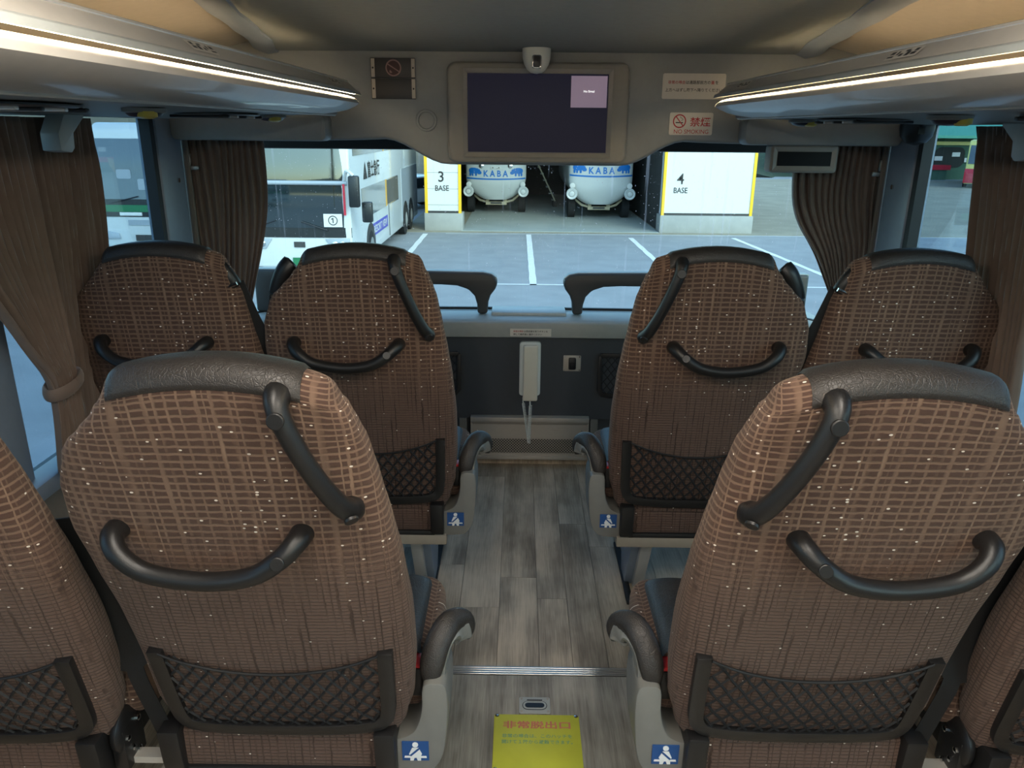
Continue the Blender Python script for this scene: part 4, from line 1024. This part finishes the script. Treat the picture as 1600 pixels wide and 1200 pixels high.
for dx in (-.35, .35): MB().sweep([(-.6, dx, 2.6), (.55, dx, .3)], [(-.03, -.12), (.03, -.12), (.03, .12), (-.03, .12)], (0, 1, 0)).build('stringer', 'tan_metal', stt)
for k in range(8): MB().box(-.55 + k * .135, -.40 + k * .135, -.33, .33, 2.35 - k * .29, 2.39 - k * .29).build('tread', 'concrete', stt)
MB().box(.45, .62, -.4, .4, .0, .32).build('stair_foot', 'wall_dark', stt, bevel=.02)

def wheel(t, x_, y_, m=1, r=.5):
    wv = MB().lathe([(r * .62, 0), (r, .04), (r, .26), (r * .62, .30)], (x_ - .28, y_, r), 'x', 28).build('wheel', 'tyre', t)
    MB().lathe([(r * .55, .0), (r * .5, .02), (r * .22, .05), (r * .1, .06)], (x_ - .0, y_, r), 'x', 20).build('hub_cap', 'hub', wv)
# double-decker facing us on the left
dd = thing('double_decker_bus', 'white and silver double-decker bus parked outside the left windscreen', 'bus', (-5.2, 18.1, G))
Wd = 1.25; Ld = 12.0
side_o = [(.02, .32), (-.0, .9), (.01, 1.3), (.03, 2.2), (.10, 3.3), (.42, 3.75), (.8, 3.8), (Ld, 3.8), (Ld, .32)]
MB().prism(side_o, 'x', -Wd, Wd).build('body', 'bus_white', dd, bevel=.05, seg=3)
def bx(name, mat, *a, bevel=0., par=dd): return MB().box(*a).build(name, mat, par, bevel=bevel)
def ddf(z): return lerp_tab([(.3, .02), (.9, 0), (1.3, .01), (2.2, .03), (3.3, .10), (3.75, .42)], z)
def fglass(z0, z1, ins=.04):
    return MB().grid(lambda u, v: ((u * 2 - 1) * (Wd - ins), ddf(z0 + (z1 - z0) * v) - .02 + .04 * abs(u * 2 - 1) ** 6, z0 + (z1 - z0) * v), 20, 8)
fglass(1.25, 3.62).build('windscreen', 'bus_glass', dd)
MB().tube([(-Wd + .05, -.0, 2.27), (Wd - .05, -.0, 2.27)], .05, 10).build('deck_bar', 'bus_silver', dd)
fglass(1.03, 1.26, .0).build('wiper_panel', 'bus_black', dd)
for a in ((-1.1, -.05, 1.22, -.5, 1.42), (.1, -.05, 1.40, .7, 1.2)):
    MB().tube([(a[0], a[1], a[2]), (a[3], a[1] - .01, a[4])], .018, 6).build('wiper', 'bus_black', dd)
for sg in (-1, 1):
    MB().prism([(sg * .62, 1.0), (sg * 1.2, 1.02), (sg * 1.2, .78), (sg * .78, .76)], 'y', -.03, .05).build('headlamp', 'bus_silver', dd, bevel=.01)
    for q in (.85, 1.02): MB().lathe([(.07, 0), (.07, -.01), (.04, -.02)], (sg * q, -.03, .88), 'y', 16).build('lamp_lens', 'chrome', dd)
bx('emblem_plate', 'plate_dark', -.12, .14, -.02, .0, .80, .93)
bx('number_plate', 'plate_green', -.17, .27, -.03, -.01, .36, .56)
bx('lower_lip', 'bus_silver', -.9, .9, -.03, .03, .30, .34)
pc = bx('windscreen_card', 'panel_white', .62, 1.05, -.045, -.033, 1.28, 1.58)
text('lettering', '①', 'sign_black', dd, (.835, -.048, 1.43), EX, EZ, height=.22, bold=.01)
bx('red_pole', 'bus_red', 1.10, 1.15, -.05, -.02, 1.55, 2.25)
for nm, a in (('mirror', (1.28, 1.52, -.30, -.12, 1.75, 2.45)), ('mirror', (1.50, 1.74, .02, .2, 1.38, 1.85))):
    MB().box(*a).build(nm, 'bus_black', dd, bevel=.04)
MB().tube(catmull([(1.15, -.02, 2.35), (1.25, -.2, 2.55), (1.40, -.24, 2.45)], 4), .04, 8).build('mirror_arm', 'bus_white', dd)
sx = Wd + .006
def sq(name, mat, y0, y1, z0, z1, off=.0): return MB().box(sx - .02, sx + .004 + off, y0, y1, z0, z1).build(name, mat, dd)
sq('upper_window', 'bus_tint', .5, 11.4, 2.85, 3.55)
sq('lower_window', 'bus_tint', 1.3, 7.2, 1.30, 2.05)
for yy_ in (4.8,): sq('window_edge', 'bus_amber', yy_, yy_ + .22, 1.30, 2.05, .004)
sq('rear_window', 'bus_black', 5.05, 7.2, 1.34, 2.02, .003)
sq('upper_edge', 'bus_amber', 4.6, 4.75, 2.85, 3.55, .004)
sq('rear_livery', 'bus_silver', 8.0, 11.9, .5, 2.2)
sq('door_seam', 'plate_dark', 5.3, 5.33, .4, 1.3, .002)
text('lettering', '富士急行', 'sign_black', dd, (sx + .008, 3.1, 2.46), (0, 1, 0), EZ, width=1.7, height=.42, bold=.02)
text('lettering', '▲', 'sign_black', dd, (sx + .008, 1.9, 2.46), (0, 1, 0), EZ, height=.42)
bx('livery_panel', 'bus_purple', sx - .01, sx + .006, 2.6, 5.0, .72, 1.04)
text('lettering', 'RESORT VIEW', 'panel_white', dd, (sx + .010, 3.8, .88), (0, 1, 0), EZ, width=2.1, height=.2, bold=.02)
for y_ in (2.3, 8.7, 10.0):
    MB().prism([(y_ + .62 * math.cos(math.pi * i / 12), .5 + .62 * math.sin(math.pi * i / 12)) for i in range(13)] + [(y_ - .62, .3), (y_ + .62, .3)], 'x', sx - .03, sx + .008).build('wheel_arch', 'bus_black', dd)
    wheel(dd, sx + .01, y_)

# single-deck coach seen through the left side window
c2 = thing('parked_coach', 'white coach with green band parked outside the left side window', 'bus', (-10.25, 21, G))
W2 = 1.25
so2 = [(.05, .3), (.0, .9), (.02, 1.25), (.14, 2.6), (.30, 3.35), (.6, 3.55), (11, 3.55), (11, .3)]
MB().prism(so2, 'x', -W2, W2).build('body', 'bus_white', c2, bevel=.09, seg=4)
def c2f(z): return lerp_tab([(.3, .05), (.9, 0), (1.25, .02), (2.6, .14), (3.35, .30)], z)
def g2(z0, z1, x0, x1, off=.02): return MB().grid(lambda u, v: (x0 + (x1 - x0) * u, c2f(z0 + (z1 - z0) * v) - off, z0 + (z1 - z0) * v), 16, 8)
g2(1.58, 3.15, -1.18, 1.18).build('windscreen', 'bus_tint', c2)
g2(1.14, 1.60, -1.20, 1.20, .022).build('wiper_panel', 'bus_black', c2)
g2(1.27, 1.45, -.95, 1.05, .03).build('green_band', 'plate_green', c2)
MB().box(-.55, .05, -.035, .0, 1.17, 1.26).build('badge', 'line_white', c2, bevel=.01)
MB().tube([(-.75, -.03, 1.50), (.0, -.0, 1.68)], .015, 6).build('wiper', 'bus_black', c2)
MB().box(-.35, .9, -.03, .0, .92, 1.06).build('grille_strip', 'bus_silver', c2)
MB().prism([(-1.1, .55), (-1.05, .78), (-.65, .70), (-.62, .56)], 'y', -.03, .02).build('headlamp', 'bus_silver', c2, bevel=.01)
MB().prism([(1.1, .55), (1.05, .78), (.65, .70), (.62, .56)], 'y', -.03, .02).build('headlamp', 'bus_silver', c2, bevel=.01)
MB().box(-.2, .3, -.03, .0, .50, .66).build('number_plate', 'plate_dark', c2)
for q in ((-.35, 2.25, .12), (.25, 1.98, .15)): MB().prism(rrect(q[0] - q[2] * 1.6, q[0] + q[2] * 1.6, q[1] - q[2], q[1] + q[2], .05), 'y', c2f(q[1]) - .035, c2f(q[1]) - .025).build('windscreen_card', 'bus_silver', c2, smooth=0)

# white car between the bus and the garage wall
car = thing('parked_car', 'white car half hidden behind the 3 BASE wall', 'car', (-4.9, 36, G))
MB().prism([(-2.1, .3), (-2.1, .75), (-1.5, .9), (-.8, 1.42), (.9, 1.45), (1.7, .95), (2.1, .85), (2.1, .3)], 'y', -.85, .85).build('body', 'bus_white', car, bevel=.06)
MB().prism([(-1.35, .92), (-.75, 1.36), (.85, 1.38), (1.45, .95)], 'y', -.87, .87).build('window_band', 'bus_glass', car)
for a in (-1.3, 1.3):
    for b in (-.80, .80): MB().lathe([(.2, -.1), (.32, -.1), (.32, .1), (.2, .1)], (a, b, .32), 'y', 20).build('wheel', 'tyre', car)
for v in (0,): car.rotation_euler = (0, 0, .9)
struct(MB().grid(lambda u, v: (-40 + 36.4 * u, 40 + 22 * v, G + 5.5 * v ** 1.2 + .25 * math.sin(u * 60 + v * 9)), 60, 14).build('hill_bank', 'slope_grass'), 'dry grassy bank behind the car park')
struct(MB().grid(lambda u, v: (8.3 + 60 * u, 62 + 30 * v, G + 7 * v ** 1.1 + .35 * math.sin(u * 50 + v * 9)), 60, 14).build('hill_slope', 'foliage'), 'dark wooded slope beyond the right side')

# far shop building and red bus through the right window
sh = thing('shop_building', 'far green-roofed building with red counter through the right window', 'building', (31.5, 62, G))
MB().box(-9, 16, 0, 8, 0, 3.3).build('wall', 'building_green', sh)
MB().prism([(-1.5, 3.05), (-1.5, 3.25), (4, 4.9), (4, 4.5)], 'x', -10, 17).build('roof', 'roof_green', sh)
MB().box(-9.2, 16.2, -.15, .0, 2.55, 2.8).build('fascia', 'bus_cream', sh)
for k in range(7):
    MB().prism(rrect(-7.8 + k * 2.7, -5.5 + k * 2.7, .9, 2.4, .5), 'y', -.06, .0).build('opening', 'opening_dark', sh)
MB().box(-2.6, 1.0, -.9, -.1, .0, .75).build('counter', 'building_green', sh)
MB().box(-2.9, 1.2, -1.0, -.05, .75, 1.1).build('counter_top', 'bus_red', sh)
for a, b in ((-3.4, 1.35), (-1.9, 1.5), (.3, 1.4), (1.6, 1.7), (2.6, 1.3)): MB().box(a, a + .6, -.12, -.07, b, b + .32).build('notice', 'panel_white', sh)
MB().prism([(-3.3, .0), (-3.0, 1.0), (-2.6, 1.1), (-2.7, .5), (-3.0, .0)], 'y', -1.4, -1.3).build('signboard', 'wood_tan', sh)
rb = thing('red_cream_bus', 'red and cream bus parked far off beyond the right window', 'bus', (29.9, 51.5, G)); rb.rotation_euler = (0, 0, math.radians(-30))
MB().prism([(.0, .3), (.0, 1.3), (.25, 2.8), (.5, 3.0), (9, 3.0), (9, .3)], 'x', -1.2, 1.2).build('body', 'bus_cream', rb, bevel=.08)
MB().box(-1.22, 1.22, -.03, 9.02, .35, 1.25).build('red_skirt', 'bus_red', rb, bevel=.03)
MB().grid(lambda u, v: (-1.1 + 2.2 * u, lerp_tab([(1.3, 0), (2.8, .25)], 1.55 + 1.15 * v) - .03, 1.55 + 1.15 * v), 8, 6).build('windscreen', 'bus_glass', rb)
MB().box(-1.225, -1.2, .7, 8.6, 1.6, 2.6).build('side_window', 'bus_glass', rb)
MB().box(-.3, .3, -.05, -.02, .55, .75).build('number_plate', 'panel_white', rb)
for y_ in (1.8, 7):
    MB().lathe([(.28, 0), (.45, .02), (.45, .25), (.28, .27)], (-1.24, y_, .45), 'x', 20).build('wheel', 'tyre', rb)

# behind our coach: what the double-decker's windscreen mirrors
o = dup(c2, (-16.5, -16, G), 'white coach parked behind, mirrored in the double-decker windscreen'); o.rotation_euler = (0, 0, math.radians(150))
o = dup(c2, (-25.0, -22, G), 'white coach mirrored at the left of the double-decker windscreen'); o.rotation_euler = (0, 0, math.radians(120))
struct(MB().grid(lambda u, v: (-140 + 280 * u, -75 - 40 * v, G + (9 + 4 * math.sin(u * 14) + 2 * math.sin(u * 37)) * math.sin(v * math.pi / 2)), 70, 12).build('hill_behind', 'slope_grass'), 'dry hills mirrored in the double-decker windscreen')
tt_ = thing('dry_tree', 'tall tan leafless tree mirrored in the double-decker windscreen', 'tree', (-9.5, -18, G))
rt_ = random.Random(3)
MB().tube([(0, 0, 0), (.1, 0, 3), (0, .1, 9)], .16, 8, (1, 0, 0), [1, .7, .2]).build('trunk', 'wood_tan', tt_)
tw = MB()
for k in range(260):
    a = rt_.uniform(0, 6.28); z0 = rt_.uniform(1.0, 7.5); ln = (9.2 - z0) * .28 * rt_.uniform(.6, 1.1); z1 = z0 + rt_.uniform(1.2, 2.6)
    tw.sweep([(0, 0, z0), (ln * .6 * math.cos(a), ln * .6 * math.sin(a), (z0 + z1) / 2), (ln * math.cos(a), ln * math.sin(a), z1 + .4)], [(-.03, -.02), (.03, -.02), (0, .03)], (0, 0, 1), [1, .7, .2])
tag(tw.build('twigs', 'wood_tan', tt_), kind='stuff')
